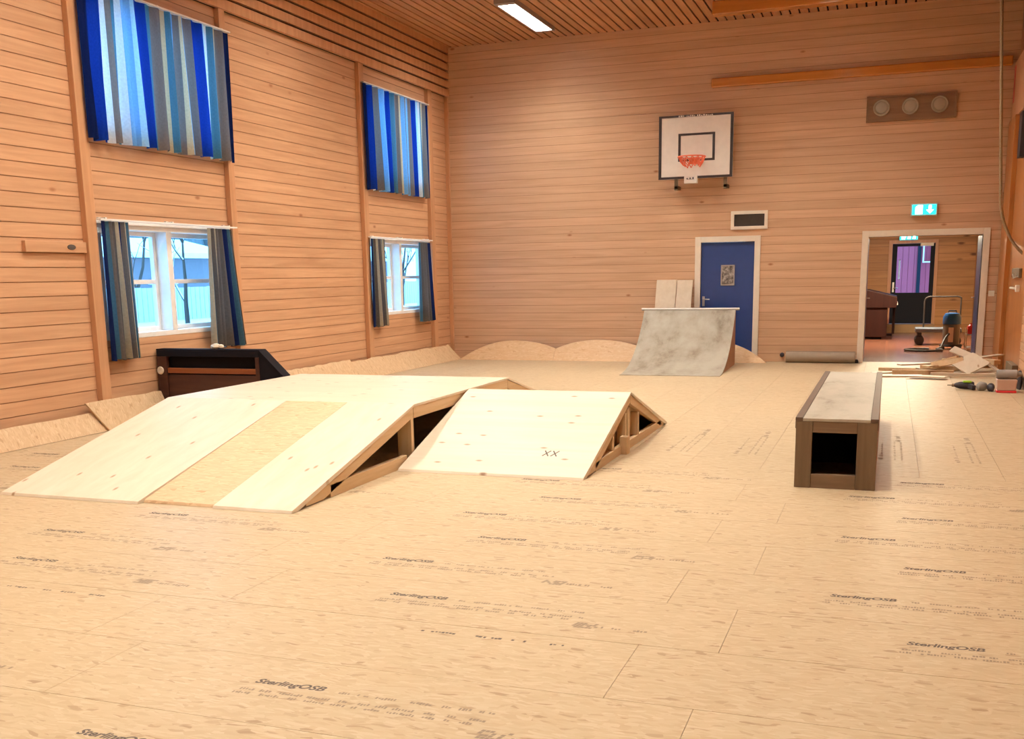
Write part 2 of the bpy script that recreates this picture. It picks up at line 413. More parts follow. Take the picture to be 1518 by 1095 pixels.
backing(mb, lambda m_, a, b, lo, hi, k: m_.box(a, b, S-.2, S-.012, lo, hi, k), W-.24, RX+.2, 0, CZ, [])
struct('wall_front', mb, [M_wall_x, M_back], 'pine panelled wall behind the camera')

# ceiling: separate slats with dark gaps
mb = MB()
x = W+.012
while x < RX:
    mb.box(x, min(x+.117, RX), S, D, CZ, CZ+.022, 0); x += .147
mb.box(W-.24, RX+.2, S-.2, D+.2, CZ+.10, CZ+.2, 1)
mb.box(W-.24, W+.01, S-.2, D+.2, CZ+.0005, CZ+.099, 1); mb.box(RX+.001, RX+.2, S-.2, D+.2, CZ+.0005, CZ+.099, 1)
mb.box(W+.011, RX, D+.001, D+.2, CZ+.0005, CZ+.099, 1); mb.box(W+.011, RX, S-.2, S-.001, CZ+.0005, CZ+.099, 1)
struct('ceiling', mb, [M_ceil, M_void], 'slatted timber ceiling')
# slatted fascia high on the left wall
mb = MB()
zs = [4.80, 4.935, 5.085, 5.235, 5.385, 5.535, 5.66]
for i in range(6):
    z0 = zs[i] + (.0 if i == 0 else .017); z1 = zs[i+1] - (.017 if i < 5 else 0)
    mb.box(W+.035, W+.085, S, D, z0, z1, 0)
mb.box(W, W+.034, S, D, 4.80, CZ, 1)
struct('trim_3', mb, [M_post, M_void], 'fascia of horizontal slats under the ceiling along the left wall')
n = 4
for y0, wd in ((8.88, .145), (11.455, .125), (15.04, .16), (17.615, .17), (18.49, .06)):
    mb = MB(); mb.box(W, W+.07, y0, y0+wd, .0, 4.80)
    struct('trim_%d' % n, mb, M_post, 'upright pine post on the left wall', bevel=.006); n += 1

# ------------------------------------------------------------------ floor of printed strand boards
def text_geo(s, bold=.0, shear=0, sp=1.0):
    cu = bpy.data.curves.new('t', 'FONT'); cu.body = s; cu.size = 1; cu.offset = bold; cu.shear = shear; cu.space_character = sp
    cu.resolution_u = 3
    o = bpy.data.objects.new('t', cu); COL.objects.link(o)
    dg = bpy.context.evaluated_depsgraph_get(); dg.update()
    me = bpy.data.meshes.new_from_object(o.evaluated_get(dg))
    vs = [v.co.copy() for v in me.vertices]; fs = [list(p.vertices) for p in me.polygons]
    bpy.data.objects.remove(o); bpy.data.curves.remove(cu); bpy.data.meshes.remove(me)
    x0 = min(v.x for v in vs); x1 = max(v.x for v in vs); y1 = max(v.y for v in vs)
    return [((v.x-x0)/(x1-x0), v.y/y1) for v in vs], fs
LOGO = text_geo('SterlingOSB', .03, .25)
def put_text(mb, geo, T, w, h, m):
    vs, fs = geo
    mb.add([T @ Vector((x*w, y*h, 0)) for x, y in vs], fs, m)
def fine_print(mb, T, x0, x1, y, h, m, rr, cw=.0125, fill=.85):
    x = x0
    while x < x1:
        n = rr.randint(3, 9)
        for i in range(n):
            if x > x1: break
            if rr.random() < fill:
                a = rr.uniform(0, .25)*h; b = h*rr.uniform(.6, 1.0); s = rr.uniform(.55, .92)*cw
                mb.add([T @ Vector(p) for p in ((x,y+a,0),(x+s,y+a,0),(x+s*1.1,y+b,0),(x+s*.15,y+b,0))], [(0,1,2,3)], m)
            x += cw
        x += cw*rr.uniform(1.2, 3.5)
def print_block(mb, T, rr, strength=1):
    put_text(mb, LOGO, T, .305, .042, 1)
    fine_print(mb, T, .37, .42, -.004, .022, 2, rr)
    fine_print(mb, T, .45, 1.0, -.006, .024, 2, rr)
    fine_print(mb, T, -.02, 1.02, -.078, .025, 2, rr, fill=.95)
    fine_print(mb, T, -.03, .95, -.112, .025, 2, rr, fill=.95)
    # faded emblem and code at the end of the block
    for k in range(7):
        for j in range(4):
            if rr.random() < .7:
                a = .99 + .017*k + .006*j; b = -.20 + .018*j
                mb.add([T @ Vector(p) for p in ((a,b,0),(a+.015,b,0),(a+.02,b+.016,0),(a+.005,b+.016,0))], [(0,1,2,3)], 2)
    fine_print(mb, T, 1.13, 1.36, -.185, .03, 2, rr, .016)
mb = MB(); rr = random.Random(3)
YJ = 8.265
k0 = -12
rows = []
y = 4.115 - 12*.593
i = -12
while y < YJ-.01:
    y1 = min(y+.593, YJ); ya = max(y, S)
    if y1 > S:
        xo = -.594 if i % 2 == 0 else -.93
        x = xo - 2.41*5
        while x < RX:
            a, b = max(x+.001, W), min(x+2.41-.001, RX)
            g = .0022 if i in (-1,) else .0012
            if b > a: mb.box(a, b, ya+.0012, y1-(g if i == -1 else .0012), -.02, 0, 0)
            x += 2.41
    rows.append((i, y)); y += .593; i += 1
x = -2.09 - .593*10
while x < RX:
    a, b = max(x+.001, W), min(x+.593-.001, RX)
    if b > a:
        yo = YJ if (round(x/.593) % 2 == 0) else YJ-1.2
        yy = yo
        while yy < D+.2:
            mb.box(a, b, max(yy, YJ)+.001, min(yy+2.41, D+.2)-.001, -.02, 0, 0); yy += 2.41
    x += .593
mb.box(W, RX, S, D+.2, -.06, -.02, 3)
for i, y in rows:
    if i in (-1,):                                  # this row lies turned round: stamped code reads the other way
        for x1 in (-1.23, -3.64, 1.18):
            T = Matrix.Translation((x1, 4.018, .0006)) @ Matrix.Rotation(PI, 4, 'Z')
            fine_print(mb, T, 0, .12, 0, .022, 1, rr, .017)
            fine_print(mb, T, .17, .42, 0, .022, 1, rr, .018)
            fine_print(mb, T, .50, .66, 0, .022, 1, rr, .017)
        continue
    yb = y + .332
    x = (-2.27 if i % 2 == 0 else -2.61) - 2.41*2
    while x < RX+.2:
        if yb > 1.5:
            T = Matrix.Translation((x, yb, .0006)); print_block(mb, T, rr)
        x += 2.41
for k in range(-1, 6):
    for y0 in (8.98,):
        T = Matrix.Translation((-1.76+.593*k, y0, .0006)) @ Matrix.Rotation(PI/2, 4, 'Z')
        fine_print(mb, T, 0, .30, 0, .045, 2, rr, .02); fine_print(mb, T, .3, .9, .005, .02, 2, rr)
        fine_print(mb, T, 0, 1.05, -.10, .022, 2, rr); fine_print(mb, T, 0, 1.0, -.155, .022, 2, rr); fine_print(mb, T, 1.0, 1.35, -.15, .06, 2, rr, .03)
vs = [p for p in mb.v]
keep = [(f, m) for f, m in zip(mb.f, mb.m) if not (m in (1,2) and any(vs[i][0] > RX-.01 or vs[i][0] < W for i in f))]
mb.f, mb.m = [k[0] for k in keep], [k[1] for k in keep]
struct('floor', mb, [M_floor, M_ink, M_ink2, M_gap], 'floor laid with printed strand board sheets')

# ------------------------------------------------------------------ windows and curtains
def window(name, y0, y1, z0, z1, label):
    w = frame(name, (W-.17, (y0+y1)/2, z0), label)
    mb = MB(); t = .055; ym = (y0+y1)/2
    for a, b in ((y0, y0+t), (y1-t, y1)): mb.box(W-.24, W+.004, a, b, z0, z1)
    for a, b in ((z0, z0+t), (z1-t, z1)): mb.box(W-.24, W+.004, y0+t, y1-t, a, b)
    obj('window_frame', mb, M_white, w, bevel=.004)
    mb = MB(); mb.box(W-.24, W+.004, ym-.045, ym+.045, z0+t, z1-t); obj('mullion', mb, M_white, w, bevel=.004)
    for a, b in ((y0+t, ym-.045), (ym+.045, y1-t)):
        mb = MB(); q = .05; zm = z0+t+(z1-z0-2*t)*.5
        for c, d in ((a, a+q), (b-q, b)): mb.box(W-.21, W-.155, c, d, z0+t, z1-t)
        for c, d in ((z0+t, z0+t+q), (z1-t-q, z1-t), (zm-.025, zm+.025)): mb.box(W-.21, W-.155, a+q, b-q, c, d)
        s = obj('sash', mb, M_white, w, bevel=.003)
        mb = MB(); mb.box(W-.188, W-.182, a+q, b-q, z0+t+q, z1-t-q); obj('pane', mb, M_glass, s)
    mb = MB(); mb.box(W, W+.03, y0-.03, y1+.03, z1, z1+.045); obj('head_trim', mb, M_white, w, bevel=.004)
    return w
window('window_1', *BAY[0], .93, 2.16, 'lower white window nearest the camera')
window('window_2', *BAY[1], .93, 2.16, 'lower white window near the far corner')
window('window_3', *BAY[0], 3.12, 4.46, 'upper window nearest the camera behind a drawn curtain')
window('window_4', *BAY[1], 3.12, 4.46, 'upper window near the far corner behind a drawn curtain')

def curtain(y0, y1, z0, z1, folds, u0, width, label, seed, amp=.065, flare=.0, group=None, mat=None):
    rr = random.Random(seed); nu, nv = folds*10, 14
    y0, y1, z0, z1 = y0*.9856, y1*.9856, 1.55+(z0-1.55)*.9856, 1.55+(z1-1.55)*.9856
    ph = [rr.uniform(-.5, .5) for _ in range(folds+1)]; am = [rr.uniform(.6, 1.25) for _ in range(folds+1)]
    mb = MB(); vs = []; uv = []
    for j in range(nv+1):
        t = j/nv
        for i in range(nu+1):
            s = i/nu; f = s*folds; k = min(int(f), folds-1); q = f-k
            a = (am[k]*(1-q)+am[k+1]*q)*amp*(.35+.65*t); p = (ph[k]*(1-q)+ph[k+1]*q)*t
            yy = y0 + (y1-y0)*s + flare*t*(s-.3) + .012*math.sin(3*f+seed)*t
            xx = W+.115 + a*math.sin(2*PI*f+p) + .012*t*math.sin(1.3*f+2*seed)
            zz = z1 + (z0-z1)*t + .008*math.sin(5.1*f+seed)*t
            vs.append((xx, yy, zz)); uv.append((u0+s*width, t))
    fs = [(j*(nu+1)+i, j*(nu+1)+i+1, (j+1)*(nu+1)+i+1, (j+1)*(nu+1)+i) for j in range(nv) for i in range(nu)]
    mb.add(vs, fs); mb.uv = uv
    o = obj('curtain', mb, mat or M_cur, smooth=True)
    return tag(o, label, 'curtain', group)
curtain(9.10, 11.72, 3.02, 4.56, 13, 0, 3.5, 'wide drawn blue striped curtain over the upper window nearest the camera', 1)
curtain(15.29, 17.73, 2.94, 4.54, 12, .05, 3.4, 'wide drawn blue striped curtain over the upper window near the far corner', 2)
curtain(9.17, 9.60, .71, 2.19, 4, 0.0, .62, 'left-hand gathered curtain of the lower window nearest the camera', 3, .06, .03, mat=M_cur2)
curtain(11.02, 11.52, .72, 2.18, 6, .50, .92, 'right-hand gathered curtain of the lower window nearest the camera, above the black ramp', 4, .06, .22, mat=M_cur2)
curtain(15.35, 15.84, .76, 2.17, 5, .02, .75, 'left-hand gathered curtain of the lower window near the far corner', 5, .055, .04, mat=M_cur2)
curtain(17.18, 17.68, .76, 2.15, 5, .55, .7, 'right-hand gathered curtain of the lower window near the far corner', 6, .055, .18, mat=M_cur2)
def rail(y0, y1, z, label):
    y0, y1, z = y0*.9856, y1*.9856, 1.55+(z-1.55)*.9856
    t = thing('curtain_rail', label, 'curtain rail', (W, (y0+y1)/2, z), 'white curtain rails')
    mb = MB(); mb.box(W+.085, W+.145, y0, y1, z, z+.018); obj('track', mb, M_white, t, bevel=.003)
    for yy in (y0+.12, (y0+y1)/2, y1-.12):
        mb = MB(); mb.box(W+.03, W+.11, yy-.012, yy+.012, z+.018, z+.034); mb.box(W+.0, W+.032, yy-.02, yy+.02, z-.02, z+.04)
        obj('bracket', mb, M_white, t)
rail(9.14, 11.62, 2.195, 'white rail above the lower window nearest the camera')
rail(15.32, 17.74, 2.185, 'white rail above the lower window near the far corner')
rail(9.06, 11.74, 4.565, 'thin rail on top of the upper curtain nearest the camera')
rail(15.27, 17.76, 4.545, 'thin rail on top of the upper curtain near the far corner')
# little board with an oval plate left of the first post
t = thing('wall_batten', 'short pine batten with an oval plate on the left wall beside the first post', 'batten', (W, 8.47, 1.85))
mb = MB(); mb.box(W, W+.045, 8.05, 8.875, 1.85, 1.96); obj('board', mb, M_wall_y, t, bevel=.005)
mb = MB(); mb.lathe([(.001,0),(.035,0),(.032,.008),(.001,.010)], (0,0,0), 16, 'x')
mb.v = [(W+.045+p[0], 8.66+p[1]*1.7, 1.905+p[2]*.8) for p in mb.v]
obj('oval_plate', mb, M_dgrey, t, smooth=True)

# ------------------------------------------------------------------ luminaires
def lamp(x, y, label):
    t = thing('ceiling_light', label, 'ceiling light', (x, y, CZ), 'ceiling lights of the sports hall')
    mb = MB()
    mb.box(x-.165, x+.165, y-1.05, y+1.0, CZ-.014, CZ)
    mb.box(x-.165, x-.141, y-1.05, y+1.0, CZ-.067, CZ-.0141); mb.box(x+.141, x+.165, y-1.05, y+1.0, CZ-.067, CZ-.0141)
    mb.box(x-.1409, x+.1409, y-1.05, y-.921, CZ-.067, CZ-.0141); mb.box(x-.1409, x+.1409, y+.921, y+1.0, CZ-.067, CZ-.0141)
    obj('housing', mb, M_fixture, t)
    mb = MB(); mb.box(x-.14, x+.14, y-.92, y+.92, CZ-.022, CZ-.0145); obj('diffuser', mb, M_lamp, t)
    mb = MB()
    for k in range(1, 28): mb.box(x-.14, x+.14, y-.92+k*.0657, y-.917+k*.0657, CZ-.065, CZ-.024)
    mb.box(x-.0015, x+.0015, y-.92, y+.92, CZ-.0655, CZ-.055)
    obj('louvre', mb, M_louvre, t)
lamp(-5.71, 16.80, 'lit fluorescent ceiling light visible near the far left corner')
for y in (12.6, 8.4, 4.2): lamp(-5.71, y, 'lit fluorescent ceiling light outside the frame')
for y in (15.0, 10.8, 6.6, 2.4): lamp(-3.45, y, 'lit fluorescent ceiling light outside the frame')
for y in (15.8, 11.4, 7.0, 2.6): lamp(-1.10, y, 'lit fluorescent ceiling light outside the frame')

# beam under the ceiling and glossy rail on the back wall
mb = MB(); mb.box(-2.80, RX, 17.2, 17.42, 5.47, CZ)
struct('trim_%d' % n, mb, M_rail, 'orange timber beam under the ceiling slats', bevel=.008); n += 1
mb = MB(); mb.box(-3.0, RX-.1, D-.09, D, 4.60, 4.745)
tag(obj('wall_rail', mb, M_rail, bevel=.02), 'long glossy orange rail high on the end wall right of the backboard', 'rail')

# ------------------------------------------------------------------ basketball backboard
BX0, BX1, BZ0, BZ1, BY = -3.835, -2.58, 3.115, 4.155, 18.24
t = thing('basketball_backboard', 'white black-edged basketball backboard with red hoop high on the end wall', 'basketball hoop', (-3.2, D, BZ0))
mb = MB(); mb.box(BX0, BX1, BY, BY+.03, BZ0, BZ1); bd = obj('board', mb, M_board, t, bevel=.004)
mb = MB(); e = .048; y0, y1 = BY-.004, BY
mb.box(BX0, BX0+e, y0, y1, BZ0, BZ1); mb.box(BX1-e, BX1, y0, y1, BZ0, BZ1)
mb.box(BX0+e, BX1-e, y0, y1, BZ1-.035, BZ1); mb.box(BX0+e, BX1-e, y0, y1, BZ0, BZ0+.04)
obj('border', mb, M_blackp, bd)
mb = MB(); a0, a1, b0, b1 = -3.50, -2.88, 3.40, 3.855; e = .042
mb.box(a0, a0+e, y0, y1, b0, b1); mb.box(a1-e, a1, y0, y1, b0, b1); mb.box(a0+e, a1-e, y0, y1, b1-.036, b1); mb.box(a0+e, a1-e, y0, y1, b0, b0+.036)
obj('target_square', mb, M_blackp, bd)
mb = MB(); rr = random.Random(5); x = -3.50
while x < -2.93:                                    # worn pale lettering on the top edge
    w = rr.uniform(.012, .03)
    mb.box(x, x+w+.0121, BY-.0058, BY-.004, BZ1-.031, BZ1-.0299)
    if rr.random() < .75: mb.box(x, x+w, BY-.006, BY-.004, BZ1-.030, BZ1-.030+rr.uniform(.012,.024))
    x += w+.012
obj('edge_lettering', mb, M_board, bd)
mb = MB(); hx, hz, hy, hr = -3.215, 3.44, BY-.30, .225
mb.tube([(hx+hr*math.cos(2*PI*k/28), hy+hr*math.sin(2*PI*k/28), hz) for k in range(28)], .011, 8, True)
ring = obj('hoop', mb, M_orange, t, smooth=True)
mb = MB(); mb.box(hx-.09, hx+.09, BY-.012, BY, hz-.09, hz+.02); mb.prism([(BY, hz-.005), (BY-.10, hz-.005), (BY-.10, hz+.008), (BY, hz+.008)], 'x', hx-.07, hx+.07)
mb.prism([(BY, hz-.085), (BY-.09, hz-.006), (BY, hz-.006)], 'x', hx-.065, hx-.055); mb.prism([(BY, hz-.085), (BY-.09, hz-.006), (BY, hz-.006)], 'x', hx+.055, hx+.065)
obj('bracket', mb, M_orange, t)
mb = MB()
for k in range(14):                                 # short torn net
    a = 2*PI*k/14; q = a + .22; ln = .10 + .07*abs(math.cos(a*1.5))
    mb.tube([(hx+hr*math.cos(a), hy+hr*math.sin(a), hz), (hx+hr*.82*math.cos(q), hy+hr*.82*math.sin(q), hz-ln*.55), (hx+hr*.60*math.cos(a), hy+hr*.60*math.sin(a), hz-ln)], .008, 5)
    q2 = a - .22
    mb.tube([(hx+hr*math.cos(a), hy+hr*math.sin(a), hz), (hx+hr*.82*math.cos(q2), hy+hr*.82*math.sin(q2), hz-ln*.55), (hx+hr*.60*math.cos(a), hy+hr*.60*math.sin(a), hz-ln)], .008, 5)
obj('net', mb, M_orange, t, smooth=True)
mb = MB(); mb.box(-3.39, -3.165, BY-.03, BY+.05, 3.035, 3.155); pad = obj('mounting_box', mb, M_board, t, bevel=.008)
mb = MB()
mb.box(-3.345, -3.22, BY-.033, BY-.03, 3.100, 3.106)
for k in range(3): mb.box(-3.345+.05*k, -3.325+.05*k, BY-.033, BY-.03, 3.1061, 3.125+.006*k)
obj('box_marks', mb, M_blackp, pad)
for xx in (-3.535, -2.70):
    mb = MB(); mb.box(xx-.03, xx+.03, BY+.03, BY+.075, 2.93, 4.05); mb.box(xx-.03, xx+.03, BY+.03, D, 3.86, 3.92); mb.box(xx-.03, xx+.03, BY+.03, D, 2.95, 3.01)
    obj('wall_arm', mb, M_boxwood, t, bevel=.004)

# vents
t = thing('ventilation_grille', 'small dark grille in a cream frame above the blue door', 'vent', (-2.32, D, 2.255))
mb = MB(); q = .055
for a in ((-2.63, -2.01, 2.255, 2.255+q), (-2.63, -2.01, 2.565-q, 2.565)): mb.box(a[0], a[1], D-.03, D, a[2], a[3])
for a in ((-2.63, -2.63+q), (-2.01-q, -2.01)): mb.box(a[0], a[1], D-.03, D, 2.255+q, 2.565-q)
obj('vent_frame', mb, M_trim, t, bevel=.004)
mb = MB(); mb.box(-2.575, -2.065, D-.005, D, 2.31, 2.51)
for k in range(9): mb.prism([(D-.020, 2.317+k*.0215), (D-.005, 2.327+k*.0215), (D-.005, 2.331+k*.0215), (D-.020, 2.321+k*.0215)], 'x', -2.575, -2.065)
obj('louvre', mb, M_dgrey, t)
t = thing('air_inlet_panel', 'dark brown panel with three round valves high on the end wall', 'vent', (.18, D, 3.90))
mb = MB(); mb.prism([(-.478, 3.90), (.835, 3.905), (.835, 4.262), (-.478, 4.262)], 'y', D-.025, D); obj('panel', mb, M_vpanel, t, bevel=.003)
mb = MB()
for a in ((-.495, .852, 4.255, 4.28), (-.495, .852, 3.885, 3.91)): mb.box(a[0], a[1], D-.05, D, a[2], a[3])
for a in ((-.495, -.47), (.827, .852)): mb.box(a[0], a[1], D-.05, D, 3.91, 4.255)
obj('panel_frame', mb, M_vpanel, t)
for xx in (-.265, .17, .605):
    mb = MB(); mb.lathe([(.128,0),(.128,-.022),(.118,-.032),(.100,-.026),(.096,-.012),(.086,-.012),(.084,-.040),(.05,-.052),(.002,-.055)], (xx, D-.025, 4.10), 28, 'y')
    obj('air_valve', mb, M_disc, t, smooth=True)

# ------------------------------------------------------------------ blue door
d = frame('door_1', (-2.68, D, 0), 'blue door with cream frame in the end wall')
mb = MB()
for a, b in ((-3.237, -3.137), (-2.218, -2.118)): mb.box(a, b, D-.025, D, 0, 2.15)
mb.box(-3.137, -2.218, D-.025, D, 2.055, 2.15); obj('door_frame', mb, M_trim, d, bevel=.004)
mb = MB(); mb.box(-3.132, -2.223, D+.02, D+.065, .012, 2.05); leaf = obj('door_leaf', mb, M_blue, d, bevel=.003)
mb = MB(); mb.box(-3.10, -3.06, D+.008, D+.02, .96, 1.13); mb.tube([(-3.08, D+.015, 1.08), (-3.08, D-.035, 1.08), (-3.04, D-.045, 1.08), (-2.965, D-.045, 1.078)], .010, 8)
obj('door_handle', mb, M_steel, leaf)
t = thing('door_poster', 'small framed grey picture on the blue door', 'picture', (-2.667, D+.02, 1.32))
mb = MB(); mb.box(-2.775, -2.56, D+.010, D+.019, 1.325, 1.655); obj('print', mb, M_poster, t)
mb = MB()
for a in ((-2.785, -2.768), (-2.567, -2.55)): mb.box(a[0], a[1], D+.004, D+.019, 1.315, 1.665)
for a in ((1.315, 1.332), (1.648, 1.665)): mb.box(-2.768, -2.567, D+.004, D+.019, a[0], a[1])
obj('picture_frame', mb, M_steel, t)

# open doorway
d = frame('door_2', (.5, D, 0), 'wide cream framed doorway standing open to the entrance hall')
mb = MB()
for a, b in ((-.471, -.371), (1.371, 1.471)): mb.box(a, b, D-.025, D+.22, 0, 2.172)
mb.box(-.371, 1.371, D-.025, D+.22, 2.072, 2.172); obj('door_frame', mb, M_trim, d, bevel=.004)
for xa, xb, hx in ((-.420, -.375, -.36), (1.375, 1.420, 1.36)):
    mb = MB(); mb.box(xa, xb, D+.25, D+1.12, .01, 2.065); lf = obj('door_leaf', mb, M_blue, d, bevel=.003)
    mb = MB(); sgn = 1 if hx < 0 else -1
    mb.tube([(hx-.015*sgn, D+1.04, 1.05), (hx+.03*sgn, D+1.04, 1.05), (hx+.035*sgn, D+.92, 1.05)], .009, 8); obj('door_handle', mb, M_steel, lf)

# exit signs
def exit_sign(x0, x1, y, z0, z1, label, kind):
    t = thing('exit_sign', label, 'exit sign', ((x0+x1)/2, y, z0), 'lit exit signs')
    mb = MB(); mb.box(x0, x1, y-.075, y, z0, z1); obj('case', mb, M_signcase, t, bevel=.012)
    mb = MB(); q = .02; mb.box(x0+q, x1-q, y-.079, y-.075, z0+q, z1-q); f = obj('sign_face', mb, M_signface, t)
    mb = MB(); w, h = x1-x0, z1-z0; yy0, yy1 = y-.083, y-.079
    def poly(pts): mb.prism([(x0+p*w, z0+r*h) for p, r in pts], 'y', yy0, yy1)
    if kind == 1:
        poly([(.17,.14),(.44,.14),(.44,.86),(.26,.86),(.17,.70)])                         # lit doorway
        poly([(.72,.18),(.86,.48),(.77,.48),(.77,.84),(.67,.84),(.67,.48),(.58,.48)])       # arrow
    else:
        poly([(.14,.18),(.30,.18),(.36,.5),(.30,.82),(.14,.82)])
        poly([(.42,.22),(.60,.22),(.60,.80),(.46,.80),(.46,.5)])
        poly([(.68,.22),(.86,.22),(.86,.80),(.72,.80),(.72,.5)])
    obj('symbol', mb, M_signwhite, f)
exit_sign(.262, .662, D, 2.385, 2.578, 'lit green exit sign with white arrow on the end wall above the doorway', 1)
exit_sign(.155, .60, 27.74, 2.225, 2.40, 'lit green exit sign inside the hall above the glazed outer door', 2)
t = thing('light_switch', 'cream light switch on the end wall right of the doorway', 'switch', (1.545, D, 1.09))
mb = MB(); mb.box(1.50, 1.59, D-.012, D, 1.09, 1.18); obj('plate', mb, M_switch, t, bevel=.004)
mb = MB(); mb.box(1.52, 1.57, D-.020, D-.012, 1.105, 1.165); obj('rocker', mb, M_switch, t, bevel=.003)

# ------------------------------------------------------------------ big ramp box
FX0, FX1 = -6.19, -3.705
t = thing('skate_fun_box', 'large pale plywood skate ramp with flat deck and banks, left of centre', 'skate ramp', (-4.95, 8.98, 0))
def sheet_front(x0, x1, y0, m, nm='bank_sheet', lab=None):
    th = .019; s = .5/ (7.85-5.87)
    yb = y0
    mb = MB(); mb.prism([(yb, .001), (yb+.012, .021), (7.852, .503), (7.852, .503-th), (yb+.085, .001)], 'x', x0, x1)
    return obj(nm, mb, m, t, bevel=.0015, label=lab)
sheet_front(FX0, -4.940, 5.84, M_ply)
sheet_front(-4.937, -4.337, 5.90, M_osb_y, 'bank_sheet', 'mottled strand board strip between the pale plywood sheets')
sheet_front(-4.334, FX1, 5.87, M_ply)
for a, b in ((FX0, -4.94), (-4.938, FX1)):
    mb = MB(); mb.box(a, b, 7.853, 10.17, .484, .503); obj('deck_sheet', mb, M_ply_x, t, bevel=.0015)
for a, b in ((FX0, -4.94), (-4.938, FX1)):
    mb = MB(); mb.prism([(10.171, .503), (12.10, .02), (12.11, .001), (12.03, .001), (10.171, .484)], 'x', a, b); obj('back_sheet', mb, M_ply, t, bevel=.0015)
def triband(mb, x0, x1, ya, za, yb, zb, h):
    mb.prism([(ya, za), (yb, zb), (yb, max(.0, zb-h)), (ya, max(.0, za-h))], 'x', x0, x1)
xa, xb = FX1-.055, FX1-.010
mb = MB(); mb.box(xa, xb, 6.42, 7.70, .0, .095); obj('bottom_rail', mb, M_stud, t, bevel=.003)
mb = MB(); mb.prism([(6.08, .032), (7.845, .478), (7.845, .395), (6.32, .008), (6.08,.008)], 'x', xa, xb); obj('rafter', mb, M_stud, t, bevel=.002)
mb = MB(); mb.box(xa-.085, xb, 7.80, 7.848, .0, .392); obj('post', mb, M_studz, t, bevel=.003)
mb = MB(); mb.box(xa, xb, 7.853, 10.17, .385, .483); obj('deck_joist', mb, M_stud, t, bevel=.003)
mb = MB(); mb.box(xa, xb, 10.10, 10.165, .0, .384); obj('post', mb, M_studz, t, bevel=.003)
mb = MB(); mb.box(xa, xb, 7.90, 10.05, .0, .095); obj('bottom_rail', mb, M_stud, t, bevel=.003)
mb = MB(); mb.prism([(10.175, .478), (11.95, .036), (11.95, .008), (11.70, .008), (10.175, .39)], 'x', xa, xb); obj('rafter', mb, M_stud, t, bevel=.002)
for xx in (-4.96, FX0+.01):
    mb = MB(); mb.prism([(6.2, .0), (6.2, .06), (7.85, .478), (10.17, .478), (11.85, .058), (11.85, .0)], 'x', xx, xx+.02); obj('stringer', mb, M_black2 if xx > -5.5 else M_stud, t)  # inner plywood stringer coloured dark for the shade under the deck
# low launch ramp on its right
KX0, KX1 = -3.695, -2.13
t = thing('skate_launch_ramp', 'small pale plywood roof-shaped ramp with open timber side, right of the larger ramp', 'skate ramp', (-2.92, 9.05, 0))
mb = MB(); mb.prism([(7.475, .001), (7.487, .021), (9.05, .506), (9.05, .487), (7.56, .001)], 'x', KX0, KX1); fs_ = obj('front_sheet', mb, M_ply_x, t, bevel=.0015)
mb = MB(); mb.prism([(9.051, .506), (10.67, .02), (10.68, .001), (10.60, .001), (9.051, .487)], 'x', KX0, KX1); obj('back_sheet', mb, M_ply_x, t, bevel=.0015)
def slope_z(y): return .482 - abs(y-9.05)*.308
for xa, xb, vis in ((KX1-.05, KX1-.006, True), (KX0+.01, KX0+.055, False)):
    mb = MB(); mb.box(xa, xb, 7.86, 10.40, .0, .075); obj('bottom_rail', mb, M_stud, t, bevel=.003)
    mb = MB(); mb.prism([(7.64, .036), (9.045, .482), (9.045, .42), (7.84, .008), (7.64, .008)], 'x', xa, xb); obj('rafter', mb, M_stud, t, bevel=.002)
    mb = MB(); mb.prism([(9.055, .482), (10.55, .022), (10.52, .004), (10.42, .004), (9.055, .402)], 'x', xa, xb); obj('rafter', mb, M_stud, t, bevel=.002)
    if vis:
        for yy, w_ in ((8.42, .045), (8.86, .045), (8.955, .075), (9.36, .045)):
            mb = MB(); mb.box(xa-.03, xb-.002, yy, yy+w_, .076, slope_z(yy if yy < 9.05 else yy+w_)-.085); obj('stud', mb, M_studz, t, bevel=.002)
mb = MB(); mb.box(KX1-.02, KX1+.05, 8.70, 8.80, .0, .155); obj('block', mb, M_studz, t, bevel=.004, label='short upright block at the foot of the open side')
mb = MB(); mb.prism([(7.95, .0), (7.95, .135), (9.05, .47), (9.85, .225), (9.85, .0)], 'x', -2.27, -2.25); obj('stringer', mb, M_stud, t)
mb = MB()                                           # pencilled crosses on the sheet
nrm = Vector((0, -.4855, 1.563)).normalized()
def on_sheet(x, y): return Vector((x, y, .021 + (y-7.487)*.3103)) + nrm*.0015
for cx in (-2.545, -2.475):
    for sgn in (1, -1): mb.beam(on_sheet(cx-.022, 7.85-.045*sgn), on_sheet(cx+.028, 7.85+.045*sgn), .011, .001, up=nrm)
obj('pencil_mark', mb, M_ink, fs_, label='dark scribbled crosses')

# ------------------------------------------------------------------ grind box
GX0, GX1, GY0, GY1, GZ = -.588, -.030, 7.655, 11.30, .508
t = thing('grind_box', 'long low grey-topped skate box with a square dark opening, at the right', 'skate box', ((GX0+GX1)/2, (GY0+GY1)/2, 0))
mb = MB(); mb.box(GX0, GX0+.115, GY0, GY0+.045, 0, GZ-.022); obj('end_post', mb, M_boxwood, t, bevel=.004)
mb = MB(); mb.box(GX1-.135, GX1, GY0, GY0+.045, 0, GZ-.022); obj('end_post', mb, M_boxwood, t, bevel=.004)
mb = MB(); mb.box(GX0+.1155, GX1-.1355, GY0+.006, GY0+.05, .405, GZ-.022); obj('end_rail', mb, M_boxwoodx, t, bevel=.003)
mb = MB(); mb.box(GX0+.1155, GX1-.1355, GY0+.006, GY0+.05, 0, .102); obj('end_rail', mb, M_boxwoodx, t, bevel=.003)
mb = MB(); mb.box(GX0, GX0+.02, GY0+.046, GY1, 0, GZ-.022); obj('side_panel', mb, M_boxwood, t)
